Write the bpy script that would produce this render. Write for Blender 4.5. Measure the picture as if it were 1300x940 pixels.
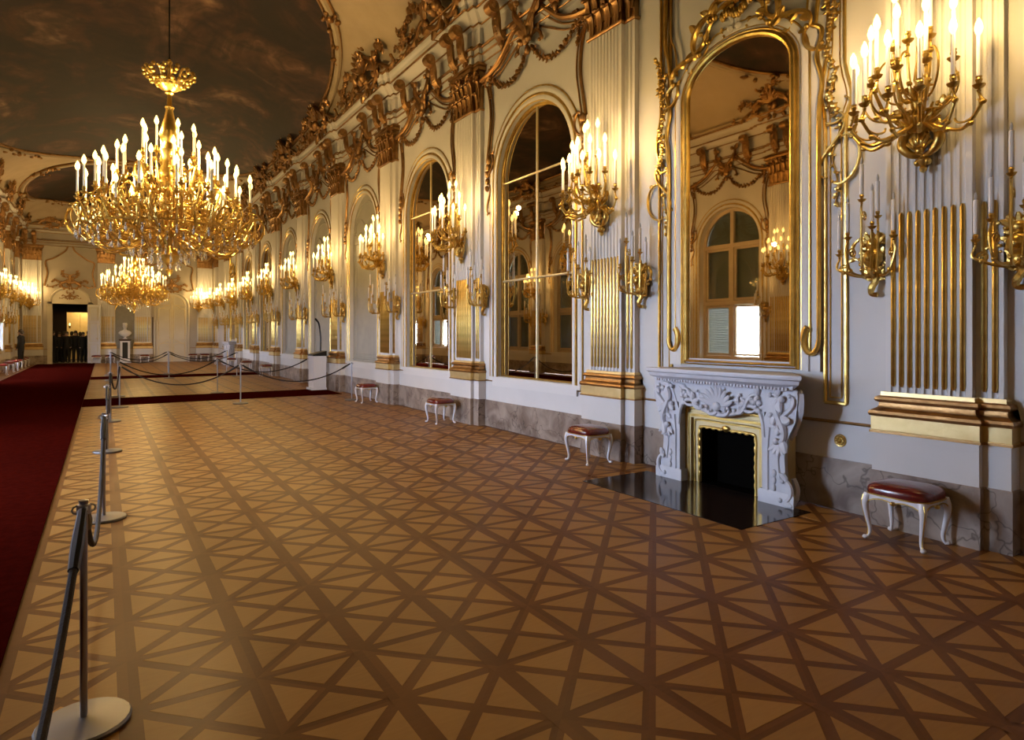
import bpy, math, random
import numpy as np
from mathutils import Vector, Matrix

for o in list(bpy.data.objects): bpy.data.objects.remove(o, do_unlink=True)
scene = bpy.context.scene
COL = scene.collection
PI = math.pi

# ------------------------------------------------------------------ camera
cam_d = bpy.data.cameras.new('camera')
cam = bpy.data.objects.new('camera', cam_d); COL.objects.link(cam)
cam.location = (0, 0, 1.6)
cam.rotation_euler = (PI/2, 0, -0.5642)
cam_d.sensor_fit = 'HORIZONTAL'; cam_d.sensor_width = 36
cam_d.lens = 818.6/1300*36
cam_d.shift_y = -45.4/1300
cam_d.clip_start = 0.05; cam_d.clip_end = 200
scene.camera = cam

# ------------------------------------------------------------------ light and exposure
SCONCE_W, CHAND_W, SKY = 62.0, 740.0, 92.0
world = bpy.data.worlds.new('sky'); scene.world = world
world.use_nodes = True
wb = world.node_tree.nodes['Background']
wb.inputs['Color'].default_value = (0.62, 0.72, 0.99, 1); wb.inputs['Strength'].default_value = SKY
vs = scene.view_settings
vs.view_transform = 'Standard'; vs.look = 'None'; vs.gamma = 1; vs.use_curve_mapping = False
vs.exposure = 0.0
scene.cycles.max_bounces = 7
scene.cycles.diffuse_bounces = 3
scene.cycles.glossy_bounces = 4
scene.cycles.transparent_max_bounces = 8
scene.cycles.sample_clamp_indirect = 4.0
scene.cycles.caustics_reflective = False
scene.cycles.caustics_refractive = False

# ------------------------------------------------------------------ room measures (metres; x right, y along the gallery, z up)
XL, XR, YN, YF = -3.85, 5.68, -3.4, 42.6
XC = (XL+XR)/2
S = 3.916                      # bay length
PIL = [2.58+S*i for i in range(-1, 11)]          # pilaster centres along the long walls
BAY = [4.47+S*i for i in range(-1, 10)]          # bay centres
CANDLE = (1.0, 0.64, 0.24)

# ------------------------------------------------------------------ materials
MATS = {}
def mat(name, color=(.8,.8,.8), rough=.5, metal=0.0, var=None, scale=4.0, detail=4.0, bump=0.0, bscale=None, coat=0.0, spec=None, stretch=None):
    m = bpy.data.materials.new(name); m.use_nodes = True
    nt = m.node_tree; b = nt.nodes['Principled BSDF']
    b.inputs['Base Color'].default_value = (*color, 1); b.inputs['Roughness'].default_value = rough
    b.inputs['Metallic'].default_value = metal
    if coat: b.inputs['Coat Weight'].default_value = coat; b.inputs['Coat Roughness'].default_value = .12
    if spec is not None: b.inputs['Specular IOR Level'].default_value = spec
    if var or bump:
        tc = nt.nodes.new('ShaderNodeTexCoord'); mp = nt.nodes.new('ShaderNodeMapping')
        nt.links.new(tc.outputs['Object'], mp.inputs['Vector'])
        if stretch: mp.inputs['Scale'].default_value = stretch
    if var:
        n = nt.nodes.new('ShaderNodeTexNoise'); n.inputs['Scale'].default_value = scale; n.inputs['Detail'].default_value = detail
        nt.links.new(mp.outputs[0], n.inputs['Vector'])
        r = nt.nodes.new('ShaderNodeValToRGB'); nt.links.new(n.outputs['Fac'], r.inputs['Fac'])
        r.color_ramp.elements[0].position = .3; r.color_ramp.elements[1].position = .7
        r.color_ramp.elements[0].color = (*var, 1); r.color_ramp.elements[1].color = (*color, 1)
        nt.links.new(r.outputs['Color'], b.inputs['Base Color'])
    if bump:
        n2 = nt.nodes.new('ShaderNodeTexNoise'); n2.inputs['Scale'].default_value = bscale or scale*6; n2.inputs['Detail'].default_value = 3
        nt.links.new(mp.outputs[0], n2.inputs['Vector'])
        bp = nt.nodes.new('ShaderNodeBump'); bp.inputs['Strength'].default_value = bump; bp.inputs['Distance'].default_value = .01
        nt.links.new(n2.outputs['Fac'], bp.inputs['Height']); nt.links.new(bp.outputs[0], b.inputs['Normal'])
    MATS[name] = m
    return m

mat('wall_paint', (.70,.675,.655), .55, var=(.64,.615,.59), scale=1.3)
mat('stucco_white', (.72,.69,.66), .5)
mat('cream_paint', (.70,.63,.50), .45, var=(.64,.57,.44), scale=1.5)
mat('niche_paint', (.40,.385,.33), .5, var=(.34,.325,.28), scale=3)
mat('vault_plaster', (.47,.37,.245), .6, var=(.41,.32,.205), scale=2)
mat('gilt', (.80,.57,.17), .33, 1.0, var=(.54,.35,.09), scale=9, bump=.25, bscale=40)
mat('old_gilt', (.46,.27,.11), .40, 1.0, var=(.27,.15,.06), scale=7, bump=.3, bscale=30)
mat('base_gilt', (.74,.57,.27), .42, .75, var=(.60,.43,.18), scale=5, bump=.15, bscale=30)
mat('pale_gilt', (.80,.68,.42), .4, .35, var=(.70,.55,.28), scale=5, bump=.15, bscale=30)
mat('cream_gilt', (.80,.66,.36), .4, .25, var=(.74,.58,.28), scale=4)
mat('carved_marble', (.66,.665,.72), .45, var=(.58,.585,.64), scale=6, bump=.2, bscale=25)
mat('soot', (.004,.0035,.003), 1.0, spec=0.0)
mat('candle_wax', (.86,.85,.88), .4)
mat('white_lacquer', (.82,.80,.82), .28, coat=.4)
mat('red_leather', (.16,.012,.010), .22, var=(.10,.008,.007), scale=9, bump=.25, bscale=14, coat=.5)
mat('carpet', (.040,.0030,.0015), .95, var=(.027,.002,.001), scale=14, bump=.5, bscale=220, spec=.0)
mat('steel', (.42,.42,.45), .30, 1.0)
mat('steel_base', (.20,.19,.19), .45, .9)
mat('rope', (.018,.010,.010), .8, bump=.4, bscale=120)
mat('black_metal', (.02,.02,.022), .4, .5)
mat('dark_wood', (.05,.028,.015), .35, var=(.03,.016,.009), scale=6, stretch=(1,8,1), coat=.4)
mat('hearth_stone', (.022,.013,.010), .12, var=(.012,.008,.007), scale=6)
mat('window_wood', (.52,.42,.30), .5, var=(.45,.35,.24), scale=3)
mat('shutter_wood', (.085,.10,.09), .6)
mat('end_wall_beige', (.50,.44,.355), .55, var=(.44,.385,.31), scale=1.3)  # end wall and its entablature: darker and browner than the long walls
mat('suit', (.012,.012,.014), .8)
mat('skin', (.42,.25,.17), .6)
mat('hair', (.10,.08,.06), .8)
mat('bust_marble', (.80,.76,.70), .4, var=(.74,.70,.64), scale=6)
mat('dark_panel', (.12,.075,.045), .5, var=(.09,.055,.03), scale=3)
mat('lawn', (.045,.065,.03), .9, var=(.035,.05,.022), scale=.3)
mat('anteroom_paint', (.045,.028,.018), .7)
mat('green_grey', (.30,.28,.24), .55, var=(.25,.235,.20), scale=4)

def emit(name, color, strength):
    m = bpy.data.materials.new(name); m.use_nodes = True
    b = m.node_tree.nodes['Principled BSDF']
    b.inputs['Base Color'].default_value = (*color, 1)
    b.inputs['Emission Color'].default_value = (*color, 1); b.inputs['Emission Strength'].default_value = strength
    m.cycles.emission_sampling = 'NONE'
    MATS[name] = m
emit('bulb_glow', (1.0,.74,.26), 3.4)
mat('bulb_off', (.55,.55,.58), .1, spec=.8)

def mk_mirror():
    m = bpy.data.materials.new('mirror_glass'); m.use_nodes = True
    nt = m.node_tree; b = nt.nodes['Principled BSDF']
    b.inputs['Metallic'].default_value = 1; b.inputs['Roughness'].default_value = .015
    tc = nt.nodes.new('ShaderNodeTexCoord'); n = nt.nodes.new('ShaderNodeTexNoise'); n.inputs['Scale'].default_value = 1.6
    nt.links.new(tc.outputs['Object'], n.inputs['Vector'])
    r = nt.nodes.new('ShaderNodeValToRGB'); nt.links.new(n.outputs['Fac'], r.inputs['Fac'])
    r.color_ramp.elements[0].color = (.56,.45,.30,1); r.color_ramp.elements[1].color = (.68,.57,.41,1)
    nt.links.new(r.outputs[0], b.inputs['Base Color']); MATS['mirror_glass'] = m
mk_mirror()

def mk_glass():
    m = bpy.data.materials.new('window_glass'); m.use_nodes = True
    nt = m.node_tree; nt.nodes.clear()
    o = nt.nodes.new('ShaderNodeOutputMaterial'); mx = nt.nodes.new('ShaderNodeMixShader')
    t = nt.nodes.new('ShaderNodeBsdfTransparent'); t.inputs[0].default_value = (.92,.95,.95,1)
    g = nt.nodes.new('ShaderNodeBsdfGlossy'); g.inputs['Roughness'].default_value = .02
    mx.inputs[0].default_value = .08
    nt.links.new(t.outputs[0], mx.inputs[1]); nt.links.new(g.outputs[0], mx.inputs[2]); nt.links.new(mx.outputs[0], o.inputs[0])
    MATS['window_glass'] = m
mk_glass()
def mk_crystal():
    m = bpy.data.materials.new('crystal'); m.use_nodes = True
    b = m.node_tree.nodes['Principled BSDF']
    b.inputs['Base Color'].default_value = (.95,.9,.78,1); b.inputs['Roughness'].default_value = .05
    b.inputs['Metallic'].default_value = .75
    MATS['crystal'] = m
mk_crystal()

def cellnoise(nt, s, x0, y0):
    """a random value for each parquet cell, from the world position"""
    g = nt.nodes.new('ShaderNodeNewGeometry')
    a = nt.nodes.new('ShaderNodeVectorMath'); a.operation = 'SUBTRACT'; a.inputs[1].default_value = (x0, y0, -1)
    d = nt.nodes.new('ShaderNodeVectorMath'); d.operation = 'DIVIDE'; d.inputs[1].default_value = (s, s, 1000)
    nt.links.new(g.outputs['Position'], a.inputs[0]); nt.links.new(a.outputs[0], d.inputs[0])
    fl = nt.nodes.new('ShaderNodeVectorMath'); fl.operation = 'FLOOR'; nt.links.new(d.outputs[0], fl.inputs[0])
    fr = nt.nodes.new('ShaderNodeVectorMath'); fr.operation = 'FRACTION'; nt.links.new(d.outputs[0], fr.inputs[0])
    sx = nt.nodes.new('ShaderNodeSeparateXYZ'); nt.links.new(fr.outputs[0], sx.inputs[0])
    q1 = nt.nodes.new('ShaderNodeMath'); q1.operation = 'GREATER_THAN'; nt.links.new(sx.outputs[0], q1.inputs[0]); nt.links.new(sx.outputs[1], q1.inputs[1])
    ad = nt.nodes.new('ShaderNodeMath'); ad.operation = 'ADD'; nt.links.new(sx.outputs[0], ad.inputs[0]); nt.links.new(sx.outputs[1], ad.inputs[1])
    q2 = nt.nodes.new('ShaderNodeMath'); q2.operation = 'GREATER_THAN'; nt.links.new(ad.outputs[0], q2.inputs[0]); q2.inputs[1].default_value = 1
    m2 = nt.nodes.new('ShaderNodeMath'); m2.operation = 'MULTIPLY_ADD'; nt.links.new(q2.outputs[0], m2.inputs[0]); m2.inputs[1].default_value = 2; nt.links.new(q1.outputs[0], m2.inputs[2])
    cb = nt.nodes.new('ShaderNodeCombineXYZ'); nt.links.new(m2.outputs[0], cb.inputs[2])
    av = nt.nodes.new('ShaderNodeVectorMath'); av.operation = 'ADD'; nt.links.new(fl.outputs[0], av.inputs[0]); nt.links.new(cb.outputs[0], av.inputs[1])
    w = nt.nodes.new('ShaderNodeTexWhiteNoise'); w.noise_dimensions = '3D'; nt.links.new(av.outputs[0], w.inputs['Vector'])
    return w.outputs['Value'], g
PS, PX0, PY0 = 0.504, 0.094, 3.669          # parquet cell and origin
def mk_parquet(name, c0, c1, rough):
    m = bpy.data.materials.new(name); m.use_nodes = True
    nt = m.node_tree; b = nt.nodes['Principled BSDF']
    v, g = cellnoise(nt, PS, PX0, PY0)
    n = nt.nodes.new('ShaderNodeTexNoise'); n.inputs['Scale'].default_value = 9; n.inputs['Detail'].default_value = 5
    mp = nt.nodes.new('ShaderNodeMapping'); mp.inputs['Scale'].default_value = (1, 6, 1)
    nt.links.new(g.outputs['Position'], mp.inputs[0]); nt.links.new(mp.outputs[0], n.inputs['Vector'])
    a = nt.nodes.new('ShaderNodeMath'); a.operation = 'MULTIPLY_ADD'; nt.links.new(v, a.inputs[0]); a.inputs[1].default_value = .55
    mu = nt.nodes.new('ShaderNodeMath'); mu.operation = 'MULTIPLY'; nt.links.new(n.outputs['Fac'], mu.inputs[0]); mu.inputs[1].default_value = .5
    nt.links.new(mu.outputs[0], a.inputs[2])
    r = nt.nodes.new('ShaderNodeValToRGB'); nt.links.new(a.outputs[0], r.inputs['Fac'])
    r.color_ramp.elements[0].color = (*c0, 1); r.color_ramp.elements[1].color = (*c1, 1)
    b.inputs['Specular IOR Level'].default_value = .07
    nt.links.new(r.outputs[0], b.inputs['Base Color'])
    n3 = nt.nodes.new('ShaderNodeTexNoise'); n3.inputs['Scale'].default_value = 1.4; nt.links.new(g.outputs['Position'], n3.inputs['Vector'])
    mr = nt.nodes.new('ShaderNodeMapRange'); nt.links.new(n3.outputs['Fac'], mr.inputs[0]); mr.inputs[3].default_value = rough-.05; mr.inputs[4].default_value = rough+.08
    nt.links.new(mr.outputs[0], b.inputs['Roughness'])
    n4 = nt.nodes.new('ShaderNodeTexNoise'); n4.inputs['Scale'].default_value = 5; nt.links.new(g.outputs['Position'], n4.inputs['Vector'])
    bp = nt.nodes.new('ShaderNodeBump'); bp.inputs['Strength'].default_value = .04; bp.inputs['Distance'].default_value = .01
    nt.links.new(n4.outputs['Fac'], bp.inputs['Height']); nt.links.new(bp.outputs[0], b.inputs['Normal'])
    MATS[name] = m
mk_parquet('parquet_light', (.24,.110,.026), (.385,.190,.048), .335)
mk_parquet('parquet_dark', (.098,.035,.009), (.175,.068,.017), .335)

def mk_marble():
    m = bpy.data.materials.new('brown_marble'); m.use_nodes = True
    nt = m.node_tree; b = nt.nodes['Principled BSDF']; b.inputs['Roughness'].default_value = .4
    g = nt.nodes.new('ShaderNodeNewGeometry')
    n = nt.nodes.new('ShaderNodeTexNoise'); n.inputs['Scale'].default_value = 3.2; n.inputs['Detail'].default_value = 8; n.inputs['Distortion'].default_value = .8
    nt.links.new(g.outputs['Position'], n.inputs['Vector'])
    r = nt.nodes.new('ShaderNodeValToRGB'); nt.links.new(n.outputs['Fac'], r.inputs['Fac'])
    e = r.color_ramp.elements
    e[0].position = .3; e[0].color = (.15,.10,.075,1); e[1].position = .72; e[1].color = (.44,.35,.28,1)
    x = e.new(.5); x.color = (.30,.235,.19,1)
    v = nt.nodes.new('ShaderNodeTexVoronoi'); v.feature = 'DISTANCE_TO_EDGE'; v.inputs['Scale'].default_value = 2.1
    n2 = nt.nodes.new('ShaderNodeTexNoise'); n2.inputs['Scale'].default_value = 5; nt.links.new(g.outputs['Position'], n2.inputs['Vector'])
    ad = nt.nodes.new('ShaderNodeVectorMath'); ad.operation = 'MULTIPLY_ADD'; ad.inputs[1].default_value = (.5,.5,.5)
    nt.links.new(n2.outputs['Color'], ad.inputs[0]); nt.links.new(g.outputs['Position'], ad.inputs[2]); nt.links.new(ad.outputs[0], v.inputs['Vector'])
    r2 = nt.nodes.new('ShaderNodeValToRGB'); nt.links.new(v.outputs['Distance'], r2.inputs['Fac'])
    r2.color_ramp.elements[0].color = (.25,.22,.2,1); r2.color_ramp.elements[1].color = (1,1,1,1); r2.color_ramp.elements[1].position = .025
    mx = nt.nodes.new('ShaderNodeMix'); mx.data_type = 'RGBA'; mx.blend_type = 'MULTIPLY'; mx.inputs[0].default_value = .8
    nt.links.new(r.outputs[0], mx.inputs[6]); nt.links.new(r2.outputs[0], mx.inputs[7]); nt.links.new(mx.outputs[2], b.inputs['Base Color'])
    MATS['brown_marble'] = m
mk_marble()

def mk_fresco():
    m = bpy.data.materials.new('painted_sky'); m.use_nodes = True
    nt = m.node_tree; b = nt.nodes['Principled BSDF']; b.inputs['Roughness'].default_value = .7
    g = nt.nodes.new('ShaderNodeNewGeometry')
    mp = nt.nodes.new('ShaderNodeMapping'); mp.inputs['Scale'].default_value = (.26,.20,.26); mp.inputs['Rotation'].default_value = (0,0,.5)
    nt.links.new(g.outputs['Position'], mp.inputs[0])
    n = nt.nodes.new('ShaderNodeTexNoise'); n.inputs['Scale'].default_value = 1.5; n.inputs['Detail'].default_value = 9; n.inputs['Roughness'].default_value = .58; n.inputs['Distortion'].default_value = 1.3
    nt.links.new(mp.outputs[0], n.inputs['Vector'])
    r = nt.nodes.new('ShaderNodeValToRGB'); nt.links.new(n.outputs['Fac'], r.inputs['Fac'])
    e = r.color_ramp.elements
    e[0].position = .35; e[0].color = (.008,.0045,.0035,1); e[1].position = .69; e[1].color = (.36,.24,.15,1)
    for p, c in ((.45,(.014,.005,.003)), (.51,(.046,.016,.008)), (.56,(.060,.028,.014)), (.62,(.17,.095,.055))):
        x = e.new(p); x.color = (*c, 1)
    n2 = nt.nodes.new('ShaderNodeTexNoise'); n2.inputs['Scale'].default_value = 4.2; n2.inputs['Detail'].default_value = 6; n2.inputs['Distortion'].default_value = 2.2
    nt.links.new(mp.outputs[0], n2.inputs['Vector'])
    r2 = nt.nodes.new('ShaderNodeValToRGB'); nt.links.new(n2.outputs['Fac'], r2.inputs['Fac'])
    r2.color_ramp.elements[0].position = .36; r2.color_ramp.elements[0].color = (.28,.22,.2,1)
    r2.color_ramp.elements[1].position = .62; r2.color_ramp.elements[1].color = (1.15,1.05,.95,1)
    mx = nt.nodes.new('ShaderNodeMix'); mx.data_type = 'RGBA'; mx.blend_type = 'MULTIPLY'; mx.inputs[0].default_value = .9
    nt.links.new(r.outputs[0], mx.inputs[6]); nt.links.new(r2.outputs[0], mx.inputs[7]); nt.links.new(mx.outputs[2], b.inputs['Base Color'])
    MATS['painted_sky'] = m
mk_fresco()

# ------------------------------------------------------------------ mesh builder
def nrm(v):
    l = np.linalg.norm(v); return v/l if l > 1e-12 else v
def catmull(P, n=8, closed=False):
    P = [np.array(p, float) for p in P]
    Q = ([P[-1]]+P+[P[0], P[1]]) if closed else ([2*P[0]-P[1]]+P+[2*P[-1]-P[-2]])
    out = []
    for k in range(1, len(Q)-2):
        a, b, c, d = Q[k-1], Q[k], Q[k+1], Q[k+2]
        for t in np.linspace(0, 1, n, endpoint=False):
            out.append(.5*((2*b)+(c-a)*t+(2*a-5*b+4*c-d)*t*t+(3*b-a-3*c+d)*t**3))
    if not closed: out.append(Q[-2])
    return np.array(out)
def unit_curve(kind, turn=2.6, curl=5.0, n=26, p=4):
    s = np.linspace(-1, 1, n); ds = s[1]-s[0]
    if kind == 'C': k = turn/2+curl*np.abs(s)**p
    else: k = np.sign(s)*(curl*np.abs(s)**(p-1))+turn*s
    h = np.concatenate([[0], np.cumsum((k[1:]+k[:-1])/2*ds)])
    x = np.concatenate([[0], np.cumsum(np.cos((h[1:]+h[:-1])/2)*ds)]); y = np.concatenate([[0], np.cumsum(np.sin((h[1:]+h[:-1])/2)*ds)])
    return np.stack([x, y], 1)
def curl2(kind, p0, p1, flip=False, **kw):
    """C- or S-scroll in 2D from p0 to p1"""
    c = unit_curve(kind, **kw)
    if flip: c = c*np.array([1, -1])
    a = c[0]; d = c[-1]-a; p0 = np.array(p0, float); D = np.array(p1, float)-p0
    z = complex(*D)/complex(*d); q = ((c[:, 0]-a[0])+1j*(c[:, 1]-a[1]))*z
    return np.stack([q.real+p0[0], q.imag+p0[1]], 1)

class MB:
    def __init__(s): s.v = []; s.f = []; s.n = 0
    def add(s, V, F):
        V = np.asarray(V, float); s.v.append(V); k = s.n
        s.f += [tuple(i+k for i in f) for f in F]; s.n += len(V); return s
    def box(s, x0, x1, y0, y1, z0, z1):
        V = [(x, y, z) for z in (z0, z1) for y in (y0, y1) for x in (x0, x1)]
        return s.add(V, [(0,2,3,1), (4,5,7,6), (0,1,5,4), (2,6,7,3), (0,4,6,2), (1,3,7,5)])
    def tube(s, P, r, seg=6, N=None, flat=1.0, closed=False):
        """tube along P; r scalar or per point; with N (plane normal) the radius along N is r*flat"""
        P = np.asarray(P, float); n = len(P)
        r = np.full(n, r, float) if np.isscalar(r) else np.asarray(r, float)
        if closed: T = np.roll(P, -1, 0)-np.roll(P, 1, 0)
        else: T = np.gradient(P, axis=0)
        T = T/np.maximum(np.linalg.norm(T, axis=1, keepdims=True), 1e-9)
        if N is not None:
            Nn = np.tile(nrm(np.array(N, float)), (n, 1)); U = np.cross(Nn, T); U = U/np.maximum(np.linalg.norm(U, axis=1, keepdims=True), 1e-9); W = Nn*flat
        else:
            ref = np.array([0, 0, 1.]) if abs(T[0][2]) < .9 else np.array([1., 0, 0])
            u = nrm(np.cross(ref, T[0])); U = [u]
            for k in range(1, n):
                u = u-T[k]*np.dot(u, T[k]); u = nrm(u); U.append(u)
            U = np.array(U); W = np.cross(T, U)
        a = np.arange(seg)*2*PI/seg
        V = (P[:, None, :]+r[:, None, None]*(np.cos(a)[None, :, None]*U[:, None, :]+np.sin(a)[None, :, None]*W[:, None, :])).reshape(-1, 3)
        F = []; m = n if closed else n-1
        for i in range(m):
            j = (i+1) % n
            for k in range(seg):
                l = (k+1) % seg
                F.append((i*seg+k, i*seg+l, j*seg+l, j*seg+k))
        if not closed: F += [tuple(range(seg))[::-1], tuple((n-1)*seg+k for k in range(seg))]
        return s.add(V, F)
    def lathe(s, prof, seg=12, c=(0,0,0), a0=0, a1=2*PI):
        full = abs(a1-a0-2*PI) < 1e-6; m = seg if full else seg+1
        A = a0+(a1-a0)*np.arange(m)/seg
        V = [(c[0]+r*math.cos(a), c[1]+r*math.sin(a), c[2]+z) for r, z in prof for a in A]
        F = []
        for i in range(len(prof)-1):
            for k in range(seg):
                l = (k+1) % m
                F.append((i*m+k, i*m+l, (i+1)*m+l, (i+1)*m+k))
        if full: F += [tuple(range(m))[::-1], tuple((len(prof)-1)*m+k for k in range(m))]
        return s.add(V, F)
    def blob(s, c, r, seg=8, rings=5, rot=None):
        r = (r, r, r) if np.isscalar(r) else r
        V = [(0, 0, -1)]
        for i in range(1, rings):
            t = -PI/2+PI*i/rings
            for k in range(seg): V.append((math.cos(t)*math.cos(2*PI*k/seg), math.cos(t)*math.sin(2*PI*k/seg), math.sin(t)))
        V.append((0, 0, 1)); V = np.array(V)*np.array(r)
        if rot is not None: V = V @ np.array(rot).T
        F = [(0, 1+(k+1) % seg, 1+k) for k in range(seg)]
        for i in range(rings-2):
            for k in range(seg):
                l = (k+1) % seg; a = 1+i*seg; b = a+seg
                F.append((a+k, a+l, b+l, b+k))
        t = 1+(rings-2)*seg; e = len(V)-1
        F += [(t+k, t+(k+1) % seg, e) for k in range(seg)]
        return s.add(V+np.array(c), F)
    def sweep(s, path, prof, closed=False):
        """moulding: path in plan (x,y), profile (offset outward, z)"""
        P = np.asarray(path, float); n = len(P)
        D = np.roll(P, -1, 0)-P; D = D/np.maximum(np.linalg.norm(D, axis=1, keepdims=True), 1e-9)
        Nn = np.stack([D[:, 1], -D[:, 0]], 1)
        off = []
        for i in range(n):
            b = Nn[i] if (closed or i < n-1) else Nn[i-1]
            a = Nn[i-1] if (closed or i > 0) else Nn[i]
            d = 1+np.dot(a, b); off.append((a+b)/max(d, .3))
        off = np.array(off); V = []
        for o, z in prof:
            q = P+off*o
            V += [(x, y, z) for x, y in q]
        F = []; m = n if closed else n-1
        for j in range(len(prof)-1):
            for i in range(m):
                k = (i+1) % n
                F.append((j*n+i, j*n+k, (j+1)*n+k, (j+1)*n+i))
        if not closed:
            F += [tuple(j*n for j in range(len(prof)))[::-1], tuple(j*n+n-1 for j in range(len(prof)))]
        return s.add(V, F)
    def prism(s, poly, y0, y1):
        """polygon in (x,z) extruded along y"""
        n = len(poly)
        V = [(x, y0, z) for x, z in poly]+[(x, y1, z) for x, z in poly]
        F = [tuple(range(n)), tuple(range(2*n-1, n-1, -1))]+[(i, i+n, (i+1) % n+n, (i+1) % n) for i in range(n)]
        return s.add(V, F)
    def wline(s, P2, r, y=0.0, seg=6, flat=1.0, closed=False):
        """tube along a 2D (x,z) path on a wall"""
        P2 = np.asarray(P2, float)
        P = np.stack([P2[:, 0], np.full(len(P2), y) if np.isscalar(y) else np.asarray(y, float), P2[:, 1]], 1)
        return s.tube(P, r, seg, N=(0, 1, 0), flat=flat, closed=closed)
    def scroll(s, kind, p0, p1, r, flip=False, y=-.03, leaf=0, **kw):
        c = curl2(kind, p0, p1, flip, **kw); n = len(c); t = np.linspace(-1, 1, n)
        rr = r*(1-.55*np.abs(t)**2)
        s.wline(c, rr, y, 6, 1.1)
        for e in (0, -1): s.blob((c[e][0], y-r*.4, c[e][1]), r*.95)
        if leaf:
            T = np.gradient(c, axis=0)
            for k in np.linspace(3, n-4, leaf).astype(int):
                d = nrm(T[k]); o = np.array([-d[1], d[0]])*(1 if flip else -1)
                s.leaf2(c[k], nrm(d*.8+o*.8), r*3.2, r*1.25, y)
        return s
    def leaf2(s, p, d, L, w, y=-.03, bend=.35):
        t = np.linspace(0, 1, 6); d = np.array(d, float); o = np.array([-d[1], d[0]])
        c = np.array(p)[None]+L*(t[:, None]*d+bend*(t**2)[:, None]*o)
        rr = w*np.array([.5, .9, 1.05, 1.0, .78, .35])
        return s.wline(c, rr, y-.22*L*t**2, 6, .6)
    def sprig(s, pts, r, rng, y=-.02, size=.03, step=2):
        """a string of leaves and flowers along a 2D path"""
        c = catmull(pts, 6); s.wline(c, r, y, 5)
        T = np.gradient(c, axis=0)
        for k in range(0, len(c), step):
            d = nrm(T[k]); sg = 1 if (k//step) % 2 else -1
            a = sg*rng.uniform(.5, 1.2); dd = np.array([d[0]*math.cos(a)-d[1]*math.sin(a), d[0]*math.sin(a)+d[1]*math.cos(a)])
            s.leaf2(c[k], dd, size*rng.uniform(1.0, 1.5), size*.42, y, .3*sg)
            if rng.random() < .85:
                s.blob((c[k][0]+rng.uniform(-.5, .5)*size, y-size*.4, c[k][1]+rng.uniform(-.5, .5)*size), size*rng.uniform(.4, .75), 6, 4)
        return s
    def mesh(s, name, smooth=True, ang=.7):
        me = bpy.data.meshes.new(name)
        me.from_pydata(np.concatenate(s.v).tolist(), [], s.f)
        if smooth:
            me.shade_smooth(); me.set_sharp_from_angle(angle=ang)
        me.update(); return me

def link(name, me, material, parent=None, loc=(0,0,0), rotz=0.0, rot=None, scale=None):
    o = bpy.data.objects.new(name, me); COL.objects.link(o)
    if me is not None and material and not me.materials: me.materials.append(MATS[material])
    o.parent = parent; o.location = loc
    o.rotation_euler = rot if rot else (0, 0, rotz)
    if scale: o.scale = scale if not np.isscalar(scale) else (scale,)*3
    return o
def obj(name, mb, material, parent=None, loc=(0,0,0), rotz=0.0, smooth=True, ang=.7, **kw):
    return link(name, mb.mesh(name, smooth, ang), material, parent, loc, rotz, **kw)
def tag(o, label, cat, group=None):
    o['label'] = label; o['category'] = cat
    if group: o['group'] = group
    return o
def struct(o, label=None):
    o['kind'] = 'structure'
    if label: o['label'] = label
    return o
def empty(name, loc, rotz=0.0):
    o = bpy.data.objects.new(name, None); COL.objects.link(o); o.location = loc; o.rotation_euler = (0, 0, rotz); o.empty_display_size = .1
    return o
def copy_tree(o, parent=None):
    c = o.copy(); COL.objects.link(c); c.parent = parent
    for ch in list(o.children): copy_tree(ch, c)
    return c
def dup(o, loc, rotz, label=None, group=None):
    c = copy_tree(o); c.location = loc; c.rotation_euler = (0, 0, rotz)
    if label: c['label'] = label
    if group: c['group'] = group
    return c
def lamp(name, loc, watts, radius, parent=None, color=CANDLE):
    d = bpy.data.lights.new(name, 'POINT'); d.energy = watts; d.color = color; d.shadow_soft_size = radius
    o = bpy.data.objects.new(name, d); COL.objects.link(o); o.parent = parent; o.location = loc; return o

# ================================================================== SETTING
# ------------------------------------------------------------------ floor and parquet
floor = struct(obj('floor', MB().box(XL-.3, XR+.3, YN-.3, YF+.3, -.3, -.006), 'parquet_dark', smooth=False), 'parquet floor of pale triangles set in dark diagonal bands')
def in_view(x, y):
    c, s_ = math.cos(.5642), math.sin(.5642)
    xc, zc = x*c-y*s_, x*s_+y*c
    if zc < .8: return 0
    u, v = 650+818.6*xc/zc, 424.6+818.6*1.6/zc
    return 1/zc if (-60 < u < 1360 and v < 985) else 0
wB, wT, wD = .088, .056, .056
h = PS/2; dd = wD/2*math.sqrt(2)
def tri_mesh(kind):
    if kind == 0: bx, hw_ = -h+wB/2, h-wB/2-dd
    else: bx, hw_ = -h+wT/2, h-wT/2-dd
    P = [(-dd, 0), (bx, hw_), (bx, -hw_)]
    if kind: P = [(y, x) for x, y in P][::-1]
    V = [(x, y, 0) for x, y in P]+[(x, y, -.007) for x, y in P]
    mb = MB().add(V, [(0,1,2), (0,3,4,1), (1,4,5,2), (2,5,3,0)])
    return mb.mesh('parquet_triangle', False)
tris = []
for k in range(4):
    m_ = tri_mesh(k % 2)
    if k >= 2: m_.transform(Matrix.Rotation(PI, 4, 'Z'))
    m_.materials.append(MATS['parquet_light']); tris.append(m_)
def strip(P):
    V = [(x, y, -.0008) for x, y in P]+[(x, y, -.007) for x, y in P]
    return V, [(0,1,2,3), (0,4,5,1), (1,5,6,2), (2,6,7,3), (3,7,4,0)]
q = wD/2/math.sqrt(2); e_ = h-.012
d1 = [(-e_+q, -e_-q), (e_+q, e_-q), (e_-q, e_+q), (-e_-q, -e_+q)]
d2a = [(-e_-q, e_-q), (-2*q, 0), (0, 2*q), (-e_+q, e_+q)]
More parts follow.
